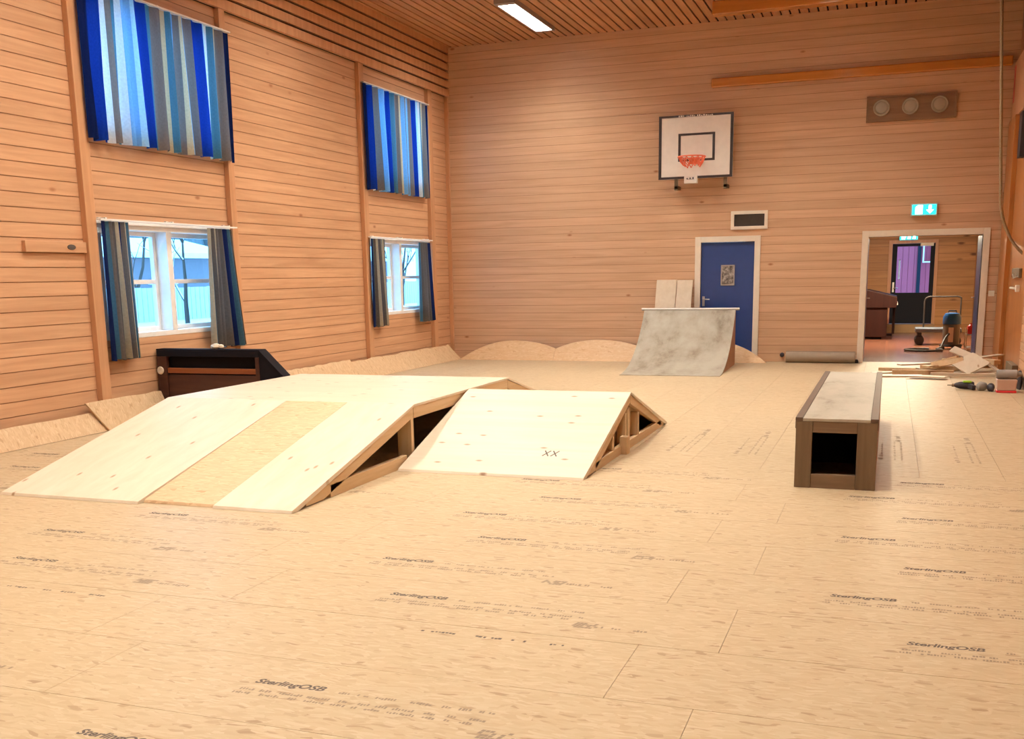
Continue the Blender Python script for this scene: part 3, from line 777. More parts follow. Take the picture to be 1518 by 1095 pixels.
mb = MB(); mb.box(GX1-.02, GX1, GY0+.046, GY1, 0, GZ-.022); obj('side_panel', mb, M_qpside, t, label='reddish side panel')
mb = MB(); mb.box(GX0+.021, GX1-.021, GY1-.03, GY1, 0, GZ-.022); obj('end_panel', mb, M_boxwood, t)
mb = MB(); mb.box(GX0+.021, GX1-.021, GY0+1.1, GY0+1.13, 0, GZ-.023); obj('shade_panel', mb, M_dark, t)  # near-black sheet added so the open end looks shaded inside
mb = MB(); mb.box(GX0+.048, GX1-.050, GY0, GY1, GZ-.021, GZ); obj('top_sheet', mb, M_boxtop, t, bevel=.002)
for a, b in ((GX0-.004, GX0+.047), (GX1-.049, GX1+.004)):
    mb = MB(); mb.box(a, b, GY0-.003, GY1+.003, GZ-.021, GZ+.006); e0 = a if a < -.3 else b-.006
    mb.box(e0, e0+.006, GY0-.003, GY1+.003, GZ-.075, GZ-.0205); obj('edge_iron', mb, M_iron, t, bevel=.003)

# ------------------------------------------------------------------ quarter pipe
t = thing('quarter_pipe', 'worn grey quarter pipe standing before the blue door', 'quarter pipe', (-3.15, 16.7, 0))
QT = Matrix.Translation((-3.886, 15.70, 0)) @ Matrix.Rotation(.030, 4, 'Z')
QW, QL, QH = 1.54, 2.03, .93
QR = (QL*QL+QH*QH)/(2*QH); qa = math.asin(QL/QR)
prof = [(QR*math.sin(qa*k/20), QR*(1-math.cos(qa*k/20))) for k in range(21)]
th = .018
up = [(y - th*math.sin(qa*k/20)*0, z + .006) for k, (y, z) in enumerate(prof)]
lo = [(y + th*math.sin(qa*k/20), max(.0005, z + .006 - th*math.cos(qa*k/20))) for k, (y, z) in enumerate(prof)]
mb = MB(); mb.T = QT; mb.prism(up + lo[::-1], 'x', 0, QW); obj('riding_surface', mb, M_grey, t)
for a in (.012, QW-.032):
    mb = MB(); mb.T = QT
    pts = [(y+.03, max(.0, z-.016)) for y, z in prof[2:]] + [(QL+.15, QH-.016), (QL+.15, 0), (prof[2][0]+.2, 0)]
    mb.prism(pts, 'x', a, a+.02); obj('side_panel', mb, M_qpside, t)
mb = MB(); mb.T = QT; mb.box(-.01, QW+.01, QL+.022, QL+.17, QH-.014, QH+.004); obj('platform', mb, M_grey, t)
mb = MB(); mb.T = QT; mb.tube([(-.045, QL+.005, QH+.005), (QW+.06, QL+.005, QH+.005)], .024, 12); obj('coping', mb, M_steel, t, smooth=True)
# two boards behind it
for xa, xb, zt, lab in ((-3.905, -3.548, 1.425, 'left of two pale boards leaning on the end wall behind the quarter pipe'), (-3.538, -3.265, 1.418, 'right of two pale boards leaning on the end wall behind the quarter pipe')):
    mb = MB(); mb.prism([(D-.52, 0), (D-.498, 0), (D-.012, zt), (D-.034, zt)], 'x', xa, xb)
    tag(obj('leaning_board', mb, M_ply, bevel=.002), lab, 'board', 'boards behind the quarter pipe')

# ------------------------------------------------------------------ arched boards along the end wall
def hump(x0, x1, zl, zr, zp, lab, xc=None):
    xc = (x0+x1)/2 if xc is None else xc; pts = []
    for k in range(25):
        x = x0 + (x1-x0)*k/24
        e = zl if x < xc else zr; u = (x-xc)/((x0 if x < xc else x1)-xc)
        z = zp - (zp-e)*(u*u*.9+.1*u**4)
        pts.append((x, z))
    def Y(z): return D-.36 + (z/.36)*.315
    mb = MB(); n_ = len(pts); vs = []
    for off in (0, .019):
        vs += [(x, Y(z)+off, z+.0) for x, z in pts] + [(x, Y(0)+off, 0) for x, z in pts]
    fs = []
    for k in range(n_-1):
        fs += [(k, k+1, n_+k+1, n_+k), (2*n_+k, 3*n_+k, 3*n_+k+1, 2*n_+k+1), (k, 2*n_+k, 2*n_+k+1, k+1), (n_+k, n_+k+1, 3*n_+k+1, 3*n_+k)]
    fs += [(0, n_, 3*n_, 2*n_), (n_-1, 3*n_-1, 4*n_-1, 2*n_-1)]
    mb.add(vs, fs)
    tag(obj('arched_board', mb, M_mdf), lab, 'board', 'arched boards leaning along the end wall')
hump(-7.60, -5.762, .004, .205, .345, 'arched chipboard leaning on the end wall nearest the left corner', -6.62)
hump(-5.758, -3.95, .205, .16, .365, 'arched chipboard between the corner arch and the quarter pipe', -4.98)
hump(-3.946, -1.93, .16, .004, .36, 'arched chipboard mostly hidden behind the quarter pipe', -2.95)

# strand board strips leaning along the left wall
def strip(y0, y1, zt, xb, lab, ragged=0, seed=1, ends=(0,0)):
    rr = random.Random(seed); mb = MB(); n_ = max(6, int((y1-y0)/.12)); th = .018
    vs = []
    for k in range(n_+1):
        t_ = k/n_; y = y0+(y1-y0)*t_; z = zt + (rr.uniform(-1,1)*ragged)
        ys = (ends[0]*(1-t_)*1 if t_ < .03 else 0) + (ends[1] if t_ > .97 else 0)
        d = Vector((W+.078-xb, zt)); nx = zt/d.length*th; nz = -(W+.078-xb)/d.length*th
        xt = W+.078 + (zt-z)*.3
        vs += [(xt, y+ys, z), (xb, y, .0), (xb+nx, y, .004), (xt+nx, y+ys, z+nz*.6)]
    fs = []
    for k in range(n_):
        for j in range(4):
            fs.append((4*k+j, 4*k+(j+1)%4, 4*k+4+(j+1)%4, 4*k+4+j))
    fs += [(3,2,1,0), tuple(4*n_+j for j in range(4))]
    mb.add(vs, fs)
    tag(obj('leaning_strip', mb, M_osb_y), lab, 'board', 'strand board strips leaning along the left wall')
strip(4.6, 9.60, .20, -7.725, 'low strand board strip along the left wall, nearest the camera', .003, 2)
strip(8.77, 9.80, .315, -7.70, 'taller strand board strip along the left wall before the black ramp', .006, 3, (-.18, 0))
strip(10.05, 14.30, .30, -7.64, 'strand board strip along the left wall beyond the black ramp', .008, 5)
strip(14.31, 18.28, .27, -7.62, 'ragged strand board strip along the left wall ending at the far corner', .012, 4, (0, -.12))

# ------------------------------------------------------------------ black ramp by the left wall
t = thing('black_bank_ramp', 'black and dark brown ramp against the left wall under the near window', 'skate ramp', (-7.1, 10.3, 0))
bx0, bx1, by, bz = W+.03, -6.52, 9.85, .79
P_ = [(bx0, 0), (bx0, bz), (bx1, bz), (-6.225, .505), (-6.225, 0)]
mb = MB(); mb.box(bx0, bx1, by, by+.05, bz-.085, bz-.02); obj('top_rail', mb, M_black, t, bevel=.004)
mb = MB(); mb.box(bx0, bx0+.13, by, by+.05, 0, bz-.086); obj('side_post', mb, M_black2, t, bevel=.004)
mb = MB(); mb.box(bx1-.05, bx1, by, by+.05, 0, bz-.086); obj('side_post', mb, M_black2, t, bevel=.004)
mb = MB(); mb.prism([(bx1+.002, 0), (bx1+.002, bz-.02), (-6.235, .488), (-6.235, 0)], 'y', by+.005, by+.03); obj('side_panel', mb, M_black, t)
mb = MB(); mb.box(bx0+.131, bx1-.051, by+.012, by+.045, .515, .575); obj('batten', mb, M_brownrail, t, bevel=.004, label='red-brown batten across the side')
mb = MB(); mb.box(bx0+.131, bx1-.051, by+.02, by+.045, .0, .50); obj('lower_panel', mb, M_black2, t)
mb = MB(); mb.box(bx0+.131, bx1-.051, by+.07, by+.09, .50, .70); obj('upper_panel', mb, M_black, t)
mb = MB(); mb.box(bx0, bx1, by, 10.0, bz-.019, bz); obj('platform', mb, M_black, t, bevel=.003)
mb = MB(); mb.prism([(bx1+.001, bz), (bx1+.001, bz-.019), (-6.232, .488), (-6.218, .505)], 'y', by, 10.0); obj('bank_sheet', mb, M_black, t, bevel=.002)
mb = MB(); mb.box(bx0, bx1, 9.975, 10.0, 0, bz-.02); obj('back_panel', mb, M_black2, t)
mb = MB(); mb.lathe([(.042,0),(.046,-.008),(.040,-.018),(.012,-.02),(.002,-.016)], (-7.835, by, .545), 20, 'y'); obj('round_knob', mb, M_paper, t, smooth=True, label='cream round disc')
mb = MB()
for k, (dx, dy, dz, r) in enumerate(((0,0,.032,.045),(.05,.02,.028,.035),(-.04,.01,.026,.036))):
    mb.lathe([(max(.001,r*math.sin(PI*i/8))*(1+.12*math.sin(i*2.3+k)), -r*.72*math.cos(PI*i/8)) for i in range(9)], (-7.10+dx, by+.05+dy, bz+dz), 11)
tag(obj('crumpled_cloth', mb, M_paper), 'crumpled pale cloth lying on the edge of the black ramp', 'cloth')

# ------------------------------------------------------------------ rolled mat and bits by the end wall
t = thing('rolled_mat', 'grey rolled mat lying along the end wall left of the doorway', 'rolled mat', (-1.04, D-.12, 0))
mb = MB(); r0 = .095
pr = [(.002,-.565),(r0,-.565),(r0*1.02,-.4),(r0,0),(r0*1.02,.4),(r0,.565),(.002,.565)]
mb.lathe(pr, (-1.055, D-.14, .097), 24, 'x'); roll = obj('roll', mb, M_matroll, t, smooth=True)
mb = MB(); mb.box(-1.62, -.49, D-.17, D-.15, .190, .198); obj('flap', mb, M_matroll, t)
mb = MB(); mb.lathe([(.002,0),(.038,0),(.038,-.03),(.025,-.045),(.002,-.048)], (-1.70, D, .12), 14, 'y')
tag(obj('wall_plug', mb, M_grip, smooth=True), 'small dark round fitting on the end wall left of the rolled mat', 'fitting')
mb = MB(); mb.lathe([(.002,0),(.034,0),(.034,.035),(.02,.06),(.002,.062)], (-.47, D-.10, 0), 14)
tag(obj('door_stop', mb, M_grip, smooth=True), 'small dark door stop at the foot of the doorway frame', 'door stop')

# ------------------------------------------------------------------ rope and fittings on the right
mb = MB(); pts = [(1.17,16.0,CZ-.005)]
for k in range(1, 24): z = CZ - k*.135; pts.append((1.17+.19*(k/23.0)**1.0, 16.0, z))
x0, z0 = pts[-1][0], pts[-1][2]
for k in range(1, 11):
    a = k/10*1.05; pts.append((x0+.02*k/10+.315*(1-math.cos(a))/(1-math.cos(1.05)), 16.0, z0-.83*math.sin(a)/math.sin(1.05)))
mb.tube(pts, .021, 8)
tag(obj('climbing_rope', mb, M_rope, smooth=True), 'thick hemp rope hanging from the ceiling and tied back to the right wall', 'rope')
t = thing('rope_hook', 'dark bracket on the right wall below the end of the rope', 'hook', (RX-.045, 15.85, 1.38))
mb = MB(); mb.box(RX-.075, RX-.036, 15.85, 16.75, 1.40, 1.53); obj('plate', mb, M_boxwood, t, bevel=.005)
mb = MB(); mb.tube([(RX-.075, 15.95, 1.42), (RX-.13, 15.95, 1.40), (RX-.14, 15.95, 1.46)], .012, 8); obj('hook', mb, M_steel, t)
t = thing('wall_socket', 'white socket on the orange panel under the dark bracket', 'socket', (RX-.036, 16.6, 1.22))
mb = MB(); mb.box(RX-.06, RX-.036, 16.45, 17.1, 1.235, 1.262); obj('strip', mb, M_switch, t, bevel=.003)
mb = MB(); mb.box(RX-.085, RX-.036, 15.98, 16.10, 1.21, 1.30); obj('housing', mb, M_switch, t, bevel=.005)
mb = MB(); mb.box(RX-.11, RX-.036, 15.5, 16.3, .0, .24)
tag(obj('timber_block', mb, M_boxwood, bevel=.004), 'brown timber block at the foot of the orange corner panel', 'block')
mb = MB(); mb.box(RX-.074, RX-.070, 18.30, 18.46, 4.02, 4.56)
tag(obj('red_strip', mb, M_redp), 'narrow red strip on the pale timber above the orange corner panel', 'strip')
mb = MB(); mb.box(RX-.12, RX-.0355, 16.45, 16.75, 3.05, 3.66)
tag(obj('wall_box', mb, M_grip, bevel=.006), 'narrow dark box high on the right wall at the picture edge', 'box')

# ------------------------------------------------------------------ pile of offcuts
HM = {}
def drop(x, y, lx, ly, th, ang, lift=0):
    cells = set(); ca, sa = math.cos(ang), math.sin(ang)
    na, nb = max(2, int(lx/.03)+1), max(2, int(ly/.03)+1)
    for i in range(na+1):
        for j in range(nb+1):
            a, b = (i/na-.5)*lx, (j/nb-.5)*ly
            cells.add((int((x+a*ca-b*sa)//.05), int((y+a*sa+b*ca)//.05)))
    z = max([HM.get(c, 0) for c in cells] + [lift])
    for c in cells: HM[c] = z + th + .001
    return z
OC = [  # x, y, length, width, thickness, angle, material, label
 (.22, 16.20, .62, .20, .022, .22, 'p', 'pale board end lying flat at the left tip of the scrap pile'),
 (.12, 16.75, .70, .12, .022, .55, 'p', 'slanting pale batten at the far left of the scrap pile'),
 (.58, 15.95, .50, .19, .018, -.25, 'p', 'pale offcut lying on the floor in front of the scrap pile'),
 (.30, 17.15, .80, .12, .045, -.1, 's', 'long sawn lath at the back left of the scrap pile'),
 (.52, 16.55, .85, .09, .07, .05, 's', 'long square batten across the left half of the scrap pile'),
 (.70, 16.95, .50, .20, .045, .35, 'o', 'strand board offcut in the middle of the scrap pile'),
 (1.05, 16.40, .85, .13, .045, -.04, 'p', 'straight pale plank along the front of the scrap pile'),
 (.98, 17.30, .30, .10, .06, 1.1, 's', 'short stub of timber at the back of the scrap pile'),
 (1.38, 16.62, .42, .16, .045, .04, 'p', 'broad pale plank at the front right of the scrap pile'),
 (1.32, 17.20, .50, .26, .070, .3, 'o', 'wide strand board piece behind the diamond-shaped sheet'),
 (.78, 16.72, .60, .08, .05, -.4, 's', 'square batten slanting over the middle of the scrap pile'),
 (.96, 17.02, .30, .14, .075, .5, 's', 'chunky timber block in the heart of the scrap pile'),
 (.40, 16.82, .50, .13, .022, .6, 'p', 'small pale slat crossing the left half of the scrap pile'),
 (1.46, 16.98, .30, .12, .07, -.9, 's', 'brown timber stub against the right side of the scrap pile'),
 (.66, 16.56, .34, .13, .022, .9, 'o', 'little strand board scrap on the left half of the pile'),
]
MM = {'p': M_ply_x, 's': M_stud, 'o': M_osb}
for x, y, lx, ly, th, an, mk, lab in OC:
    z = drop(x, y, lx, ly, th, an)
    mb = MB(); mb.T = Matrix.Translation((x, y, z)) @ Matrix.Rotation(an, 4, 'Z')
    if mk == 's': mb.box(-lx/2, lx/2, -ly/2, ly/2, 0, th)
    else:
        j = lambda: R.uniform(-.12, .12)*ly
        mb.prism([(-lx/2+j(), -ly/2), (lx/2+j(), -ly/2+j()*.3), (lx/2, ly/2), (-lx/2, ly/2+j()*.3)], 'z', 0, th)
    tag(obj('timber_offcut', mb, MM[mk], bevel=.002), lab, 'offcut', 'offcuts in the scrap wood pile')
def propped(cx, cy, cz, lx, ly, th, yaw_, tilt, lean, m, lab):
    mb = MB(); M_ = Matrix.Rotation(lean, 3, 'Z') @ Matrix.Rotation(tilt, 3, 'X') @ Matrix.Rotation(yaw_, 3, 'Z')
    mb.obox((cx, cy, cz), (lx, ly, th), M_); tag(obj('timber_offcut', mb, m, bevel=.002), lab, 'offcut', 'offcuts in the scrap wood pile')
propped(1.17, 16.60, .168, .40, .36, .018, .80, .55, -.12, M_ply, 'large diamond-shaped pale sheet propped on the front of the scrap pile')
propped(1.08, 17.02, .285, .36, .14, .02, -.62, .62, 0, M_ply_x, 'short pale board propped up at the top of the scrap pile')
propped(.86, 16.62, .175, .46, .10, .022, .25, .75, .1, M_stud, 'sawn slat leaning on its edge left of the diamond-shaped sheet')
def stick(p, q, w, h, m, lab):
    mb = MB(); mb.beam(p, q, w, h); tag(obj('timber_offcut', mb, m, bevel=.002), lab, 'offcut', 'offcuts in the scrap wood pile')
stick((1.24, 17.12, .27), (1.60, 16.72, .03), .06, .02, M_ply_x, 'narrow pale lath sloping down to the right of the scrap pile')
stick((1.25, 17.05, .21), (1.66, 17.42, .24), .12, .02, M_ply_x, 'flat lath reaching towards the orange corner panel')
stick((.60, 17.0, .115), (1.0, 16.72, .26), .06, .03, M_stud, 'thin stick sloping up the middle of the scrap pile')

# ------------------------------------------------------------------ tools on the floor
t = thing('cordless_drill', 'black and lime green power tool lying on the floor left of the grey pouch', 'power tool', (.98, 14.62, 0))
mb = MB(); mb.lathe([(.002,-.13),(.018,-.13),(.03,-.11),(.045,-.06),(.05,0),(.05,.09),(.04,.11),(.002,.112)], (.98, 14.62, .052), 16, 'x'); obj('body', mb, M_grip, t, smooth=True)
mb = MB(); mb.box(.95, 1.06, 14.57, 14.66, .088, .112); obj('cover', mb, M_green, t, bevel=.012)
mb = MB(); mb.lathe([(.006,-.08),(.008,-.03),(.020,-.025),(.022,.0),(.002,.0)], (.85, 14.62, .05), 12, 'x'); obj('chuck', mb, M_boxwood, t, smooth=True)
mb = MB(); mb.beam((1.03, 14.60, .05), (1.08, 14.44, .04), .05, .06); obj('handle', mb, M_grip, t, bevel=.012)
def lump(name, c, rx, ry, rz, m, seed, lab, cat):
    rr = random.Random(seed); mb = MB(); n_, k_ = 12, 16; vs = []; fs = []
    for i in range(n_+1):
        for j in range(k_):
            a, b = PI*i/n_, 2*PI*j/k_; q = 1 + .13*math.sin(3*b+seed)*math.sin(a) + rr.uniform(-.05,.05)
            z = max(-.86, -math.cos(a)*q)
            vs.append((c[0]+rx*math.sin(a)*math.cos(b)*q, c[1]+ry*math.sin(a)*math.sin(b)*q, c[2]+rz*.86+rz*z))
    for i in range(n_):
        for j in range(k_): fs.append((i*k_+j, i*k_+(j+1)%k_, (i+1)*k_+(j+1)%k_, (i+1)*k_+j))
    mb.add(vs, fs); return tag(obj(name, mb, m, smooth=True), lab, cat)
lump('cloth_pouch', (1.165, 14.50, 0), .068, .07, .062, M_greycloth, 2, 'grey cloth pouch on the floor between the power tool and the dark glove', 'pouch')
lump('work_glove', (1.275, 14.44, 0), .045, .08, .055, M_grip, 4, 'dark crumpled glove on the floor against the plastic box', 'glove')
t = thing('plastic_box', 'milky plastic box with red base on the floor at the right wall', 'box', (1.44, 14.35, 0))
mb = MB(); mb.box(1.325, 1.555, 14.26, 14.46, 0, .028); obj('base', mb, M_redplastic, t, bevel=.006)
mb = MB()
for k in range(1):
    mb.add([(1.332,14.267,.029),(1.548,14.267,.029),(1.548,14.453,.029),(1.332,14.453,.029),(1.322,14.257,.165),(1.558,14.257,.165),(1.558,14.463,.165),(1.322,14.463,.165)],
           [(0,3,2,1),(4,5,6,7),(0,1,5,4),(1,2,6,5),(2,3,7,6),(3,0,4,7)])
obj('tub', mb, M_boxplastic, t, bevel=.008)
mb = MB(); mb.lathe([(.002,-.14),(.05,-.14),(.058,-.12),(.058,.09),(.03,.12),(.024,.15),(.002,.152)], (1.46, 14.36, .226), 18, 'x')
tag(obj('clear_jar', mb, M_greycloth, smooth=True), 'greyish jar lying on top of the milky plastic box', 'jar')
lump('dark_bag', (1.63, 14.72, 0), .040, .10, .13, M_grip, 6, 'dark bag behind the plastic box against the right wall', 'bag')

# ------------------------------------------------------------------ entrance hall behind the doorway
HX0, HX1, HY0, HY1, HZ = -2.2, 1.92, D+.2, 27.80, 2.52
mb = MB(); mb.box(HX0-.2, HX1+.2, HY0, HY1+.2, -.06, -.001); mb.box(-.371, 1.371, D+.15, HY0, -.06, -.001); struct('floor_hall', mb, M_hallfloor, 'red brown glossy hall floor')
mb = MB(); mb.box(HX0-.2, HX1+.2, HY0, HY1+.2, HZ, HZ+.1); struct('ceiling_hall', mb, M_ceil, 'timber ceiling of the hall')
FH = [(.02, 1.0, .20, 2.155)]
mb = MB()
panelling(mb, lambda m_, a, b, lo, hi, k: m_.box(a, b, HY1, HY1+.02, lo, hi, k), HX0, HX1, 0, HZ, FH, .19, .010)
backing(mb, lambda m_, a, b, lo, hi, k: m_.box(a, b, HY1+.012, HY1+.2, lo, hi, k), HX0-.2, HX1+.2, 0, HZ, FH)
struct('wall_hall_back', mb, [M_hallwall, M_back], 'knotty pine wall at the far end of the hall')
mb = MB(); mb.box(HX0-.2, HX0, HY0, HY1, 0, HZ); struct('wall_hall_left', mb, M_hallwall)
mb = MB(); mb.box(HX1, HX1+.2, HY0, HY1, 0, HZ); struct('wall_hall_right', mb, M_hallwall)
d = frame('door_3', (.51, HY1, .2), 'dark glazed outer door at the far end of the hall')
mb = MB()
for a, b in ((-.065, .02), (1.0, 1.075)): mb.box(a, b, HY1-.03, HY1, .0, 2.24)
mb.box(.02, 1.0, HY1-.03, HY1, 2.155, 2.24); obj('door_frame', mb, M_post, d, bevel=.004)
mb = MB(); y0, y1 = HY1+.02, HY1+.07
mb.box(.022, .135, y0, y1, .21, 2.15); mb.box(.90, .998, y0, y1, .21, 2.15); mb.box(.135, .90, y0, y1, .21, .965); mb.box(.135, .90, y0, y1, 2.085, 2.15)
leaf = obj('door_leaf', mb, M_navy, d, bevel=.004)
mb = MB(); mb.box(.135, .90, y0+.02, y0+.026, .965, 2.085); obj('pane', mb, M_glass, leaf)
mb = MB(); mb.box(.055, .10, y0-.012, y0, .98, 1.22); mb.tube([(.078, y0-.01, 1.08), (.078, y0-.055, 1.08), (.19, y0-.06, 1.08)], .01, 8); obj('door_handle', mb, M_steel, leaf)
mb = MB(); mb.tube([(.20, y1+.0, 1.30), (.20, y1+.06, 1.32), (.20, y1+.06, 1.74), (.20, y1+.0, 1.76)], .018, 8); obj('pull_handle', mb, M_white, leaf)
mb = MB(); mb.box(.66, .96, HY1-.075, HY1-.0, 2.085, 2.165); obj('door_closer', mb, M_trim, d, bevel=.006)
mb = MB(); mb.box(-.065, 1.075, HY1-.32, HY1-.0, 0, .20); mb.box(-.065, 1.075, HY1-.335, HY1-.32, 0, .035)
tag(obj('entrance_step', mb, M_tan, bevel=.004), 'tan step below the dark glazed outer door', 'step')
t = thing('ceiling_light', 'added unseen ceiling light that brightens the entrance hall', 'ceiling light', (.3, 23, HZ))  # unseen light added to brighten the dim hall
mb = MB(); mb.box(-.35, .95, 22.9, 23.1, HZ-.03, HZ); obj('housing', mb, M_fixture, t)
mb = MB(); mb.box(-.33, .93, 22.92, 23.08, HZ-.06, HZ-.031); obj('diffuser', mb, M_lamph, t)
# dark desk
t = thing('desk', 'dark red-brown desk with a sloping top at the left of the entrance hall', 'desk', (-.5, 25.5, 0))
mb = MB(); mb.box(-1.1, -.02, 24.85, 26.3, .05, .70); obj('body', mb, M_piano, t, bevel=.008)
mb = MB(); mb.prism([(-1.1, .701), (.155, .701), (.175, .80), (.165, .94), (-.44, 1.09), (-1.1, 1.09)], 'y', 24.80, 26.35); obj('case', mb, M_piano, t, bevel=.008)
mb = MB(); mb.box(.166, .19, 24.85, 26.3, .76, .80); obj('edge_strip', mb, M_trim, t)
for a in ((.0, .10, 24.86, 24.96), (.0, .10, 26.19, 26.29), (-1.1, -1.0, 24.86, 24.96)):
    mb = MB(); mb.box(a[0]-.12*(a[0] >= 0), a[1], a[2], a[3], 0, .05); obj('foot', mb, M_piano, t)
mb = MB(); mb.box(.09, .15, 26.15, 26.22, .05, .70); obj('leg', mb, M_piano, t)
# flat trolley
t = thing('platform_trolley', 'grey flat trolley with bent tube handle in the entrance hall', 'trolley', (.97, 23.2, 0))
mb = MB(); mb.box(.535, 1.41, 22.9, 23.5, .265, .345); obj('platform', mb, M_cart, t, bevel=.012)
M_tube = flat('dark handle tube', (.035,.03,.028), .6, spec=.3)
r_ = .10; pth = [(.70, 23.46, .345), (.70, 23.46, .97-r_)] + [(.70+r_*(1-math.cos(a)), 23.46, .97-r_+r_*math.sin(a)) for a in (.4,.8,1.2,PI/2)]
pth += [(1.43-r_+r_*math.sin(a), 23.46, .97-r_+r_*math.cos(a)) for a in (0,.4,.8,1.2,PI/2)] + [(1.43, 23.46, .345)]
pth = [(min(p[0], 1.40), p[1], p[2]) for p in pth]
mb = MB(); mb.tube(pth, .016, 10); obj('handle', mb, M_tube, t, smooth=True)
for xx in (.62, 1.32):
    for yy in (22.98, 23.40):
        mb = MB(); mb.lathe([(.02,-.03),(.085,-.03),(.095,-.02),(.095,.02),(.085,.03),(.02,.03)], (xx, yy, .096), 18, 'y'); mb.box(xx-.04, xx+.04, yy-.045, yy+.045, .20, .262); obj('caster', mb, M_rubber, t)
M_drum = flat('dull grey drum', (.16,.155,.15), .45, .5)
# drum vacuum cleaner with its hose
t = thing('vacuum_cleaner', 'drum vacuum cleaner with blue head standing inside the doorway', 'vacuum cleaner', (1.17, 22.0, 0))
mb = MB(); mb.lathe([(.002,.09),(.15,.09),(.155,.12),(.155,.46),(.145,.48),(.002,.48)], (1.17, 22.0, 0), 24); obj('drum', mb, M_drum, t, smooth=True)
mb = MB(); mb.lathe([(.002,.481),(.165,.481),(.168,.52),(.165,.62),(.13,.685),(.06,.70),(.002,.70)], (1.17, 22.0, 0), 24); hd = obj('motor_head', mb, M_bluecap, t, smooth=True)
mb = MB(); mb.tube([(1.10,22.0,.69),(1.10,22.0,.735),(1.24,22.0,.735),(1.24,22.0,.69)], .012, 8); obj('handle', mb, M_rubber, hd)
mb = MB(); mb.lathe([(.002,.05),(.20,.05),(.21,.07),(.20,.089),(.002,.089)], (1.17, 22.0, 0), 24)
for k in range(5): a = 2*PI*k/5; mb.lathe([(.004,0),(.022,0),(.026,.03),(.02,.055),(.004,.055)], (1.17+.17*math.cos(a), 22.0+.17*math.sin(a), 0), 10)
obj('base', mb, M_rubber, t)
mb = MB(); mb.box(1.11, 1.20, 21.835, 21.85, .14, .42); obj('drum_label', mb, M_trim, t)
mb = MB(); hp = [(1.12, 21.85, .30), (1.05, 21.72, .22), (.98, 21.55, .06)]
hp += [(.66+.33*math.cos(a), 21.28+.30*math.sin(a), .028) for a in [.75 - 2*PI*k/26 for k in range(25)]]
mb.tube(hp, .021, 10); obj('hose', mb, M_rubber, t, smooth=True)
# wire rack with a red canister
t = thing('wire_rack', 'low wire rack at the right of the entrance hall', 'rack', (1.53, 21.5, 0))
mb = MB()
for z in (.06, .30): mb.box(1.40, 1.64, 21.3, 21.75, z, z+.02)
obj('shelf', mb, M_steel, t)
mb = MB()
for xx in (1.405, 1.635):
    for yy in (21.31, 21.74): mb.tube([(xx,yy,0),(xx,yy,.42)], .009, 8)
obj('upright', mb, M_steel, t)
mb = MB(); mb.lathe([(.002,0),(.062,0),(.065,.02),(.065,.13),(.05,.16),(.02,.175),(.02,.20),(.002,.2)], (1.475, 21.45, .321), 16)
tag(obj('red_canister', mb, M_redp, smooth=True), 'red canister on the wire rack', 'canister')
mb = MB(); mb.lathe([(.002,0),(.045,0),(.045,.16),(.02,.22),(.018,.26),(.002,.26)], (1.585, 21.42, .321), 14)
tag(obj('dark_bottle', mb, M_grip, smooth=True), 'dark bottle beside the red canister', 'bottle')
mb = MB(); mb.prism([(1.60, 0), (1.66, 0), (1.905, 1.95), (1.85, 1.95)], 'y', 22.9, 23.02)
tag(obj('leaning_plank', mb, M_glulam), 'upright plank leaning in the right corner of the hall', 'plank')
mb = MB(); mb.tube([(1.60, 22.4, .0), (1.74, 22.6, 1.45)], .014, 8)
tag(obj('broom_stick', mb, M_steel), 'pale stick leaning beside the upright plank', 'stick')

# ------------------------------------------------------------------ outside
mb = MB(); n_ = 24; vs = []; fs = []
for i in range(n_+1):
    for j in range(n_+1):
        x = -45 + (W-.26+45)*i/n_; y = -5 + 60*j/n_
        q = min(1, max(0, (-8.6-x)/2.2)); vs.append((x, y, .30 + .45*q*q*(3-2*q) + .04*math.sin(2.1*y)*(1 if -13.0 < x < -10.5 else 0)))
for i in range(n_):
    for j in range(n_): fs.append((i*(n_+1)+j, (i+1)*(n_+1)+j, (i+1)*(n_+1)+j+1, i*(n_+1)+j+1))
mb.add(vs, fs); o = obj('snow', mb, M_snow, smooth=True); o['kind'] = 'stuff'; o['label'] = 'deep snow outside the windows'; o['category'] = 'snow'
t = thing('board_fence', 'pale upright board fence in the snow outside the lower windows', 'fence', (-14, 24, .75))
mb = MB(); y = 11.0; rr = random.Random(4)
while y < 42:
    mb.box(-14.02, -13.98, y, y+.13, .75, 1.42+rr.uniform(-.01,.01)); y += .155
obj('boards', mb, M_fence, t)
mb = MB(); mb.box(-14.06, -14.021, 11, 42, .85, .93); mb.box(-14.06, -14.021, 11, 42, 1.15, 1.25); obj('rail', mb, M_fence, t)
def shed(y0, y1, lab):
    t = thing('shed', lab, 'shed', (-22, (y0+y1)/2, .2), 'sheds beyond the fence')
    mb = MB(); mb.box(-26, -22, y0, y1, .751, 2.27); obj('wall', mb, M_shed, t)
    mb = MB(); mb.prism([(-26.3, 2.28), (-21.6, 2.28), (-21.6, 2.44), (-24, 3.0), (-26.3, 2.44)], 'y', y0-.3, y1+.3); obj('snowy_roof', mb, M_snow, t)
    mb = MB(); ym = y0+.62*(y1-y0); mb.box(-21.999, -21.93, ym-.7, ym+.7, 1.45, 1.6); obj('window_ledge', mb, M_snow, t)
mb = MB(); rr = random.Random(12)
for k in range(46):
    yy = 12 + k*1.15; h = rr.uniform(4.2, 6.2)
    mb.lathe([(1.25,0),(1.35,.6),(.95,h*.35),(1.0,h*.37),(.6,h*.68),(.64,h*.7),(.02,h)], (-36+rr.uniform(-1,1), yy, .751), 9)
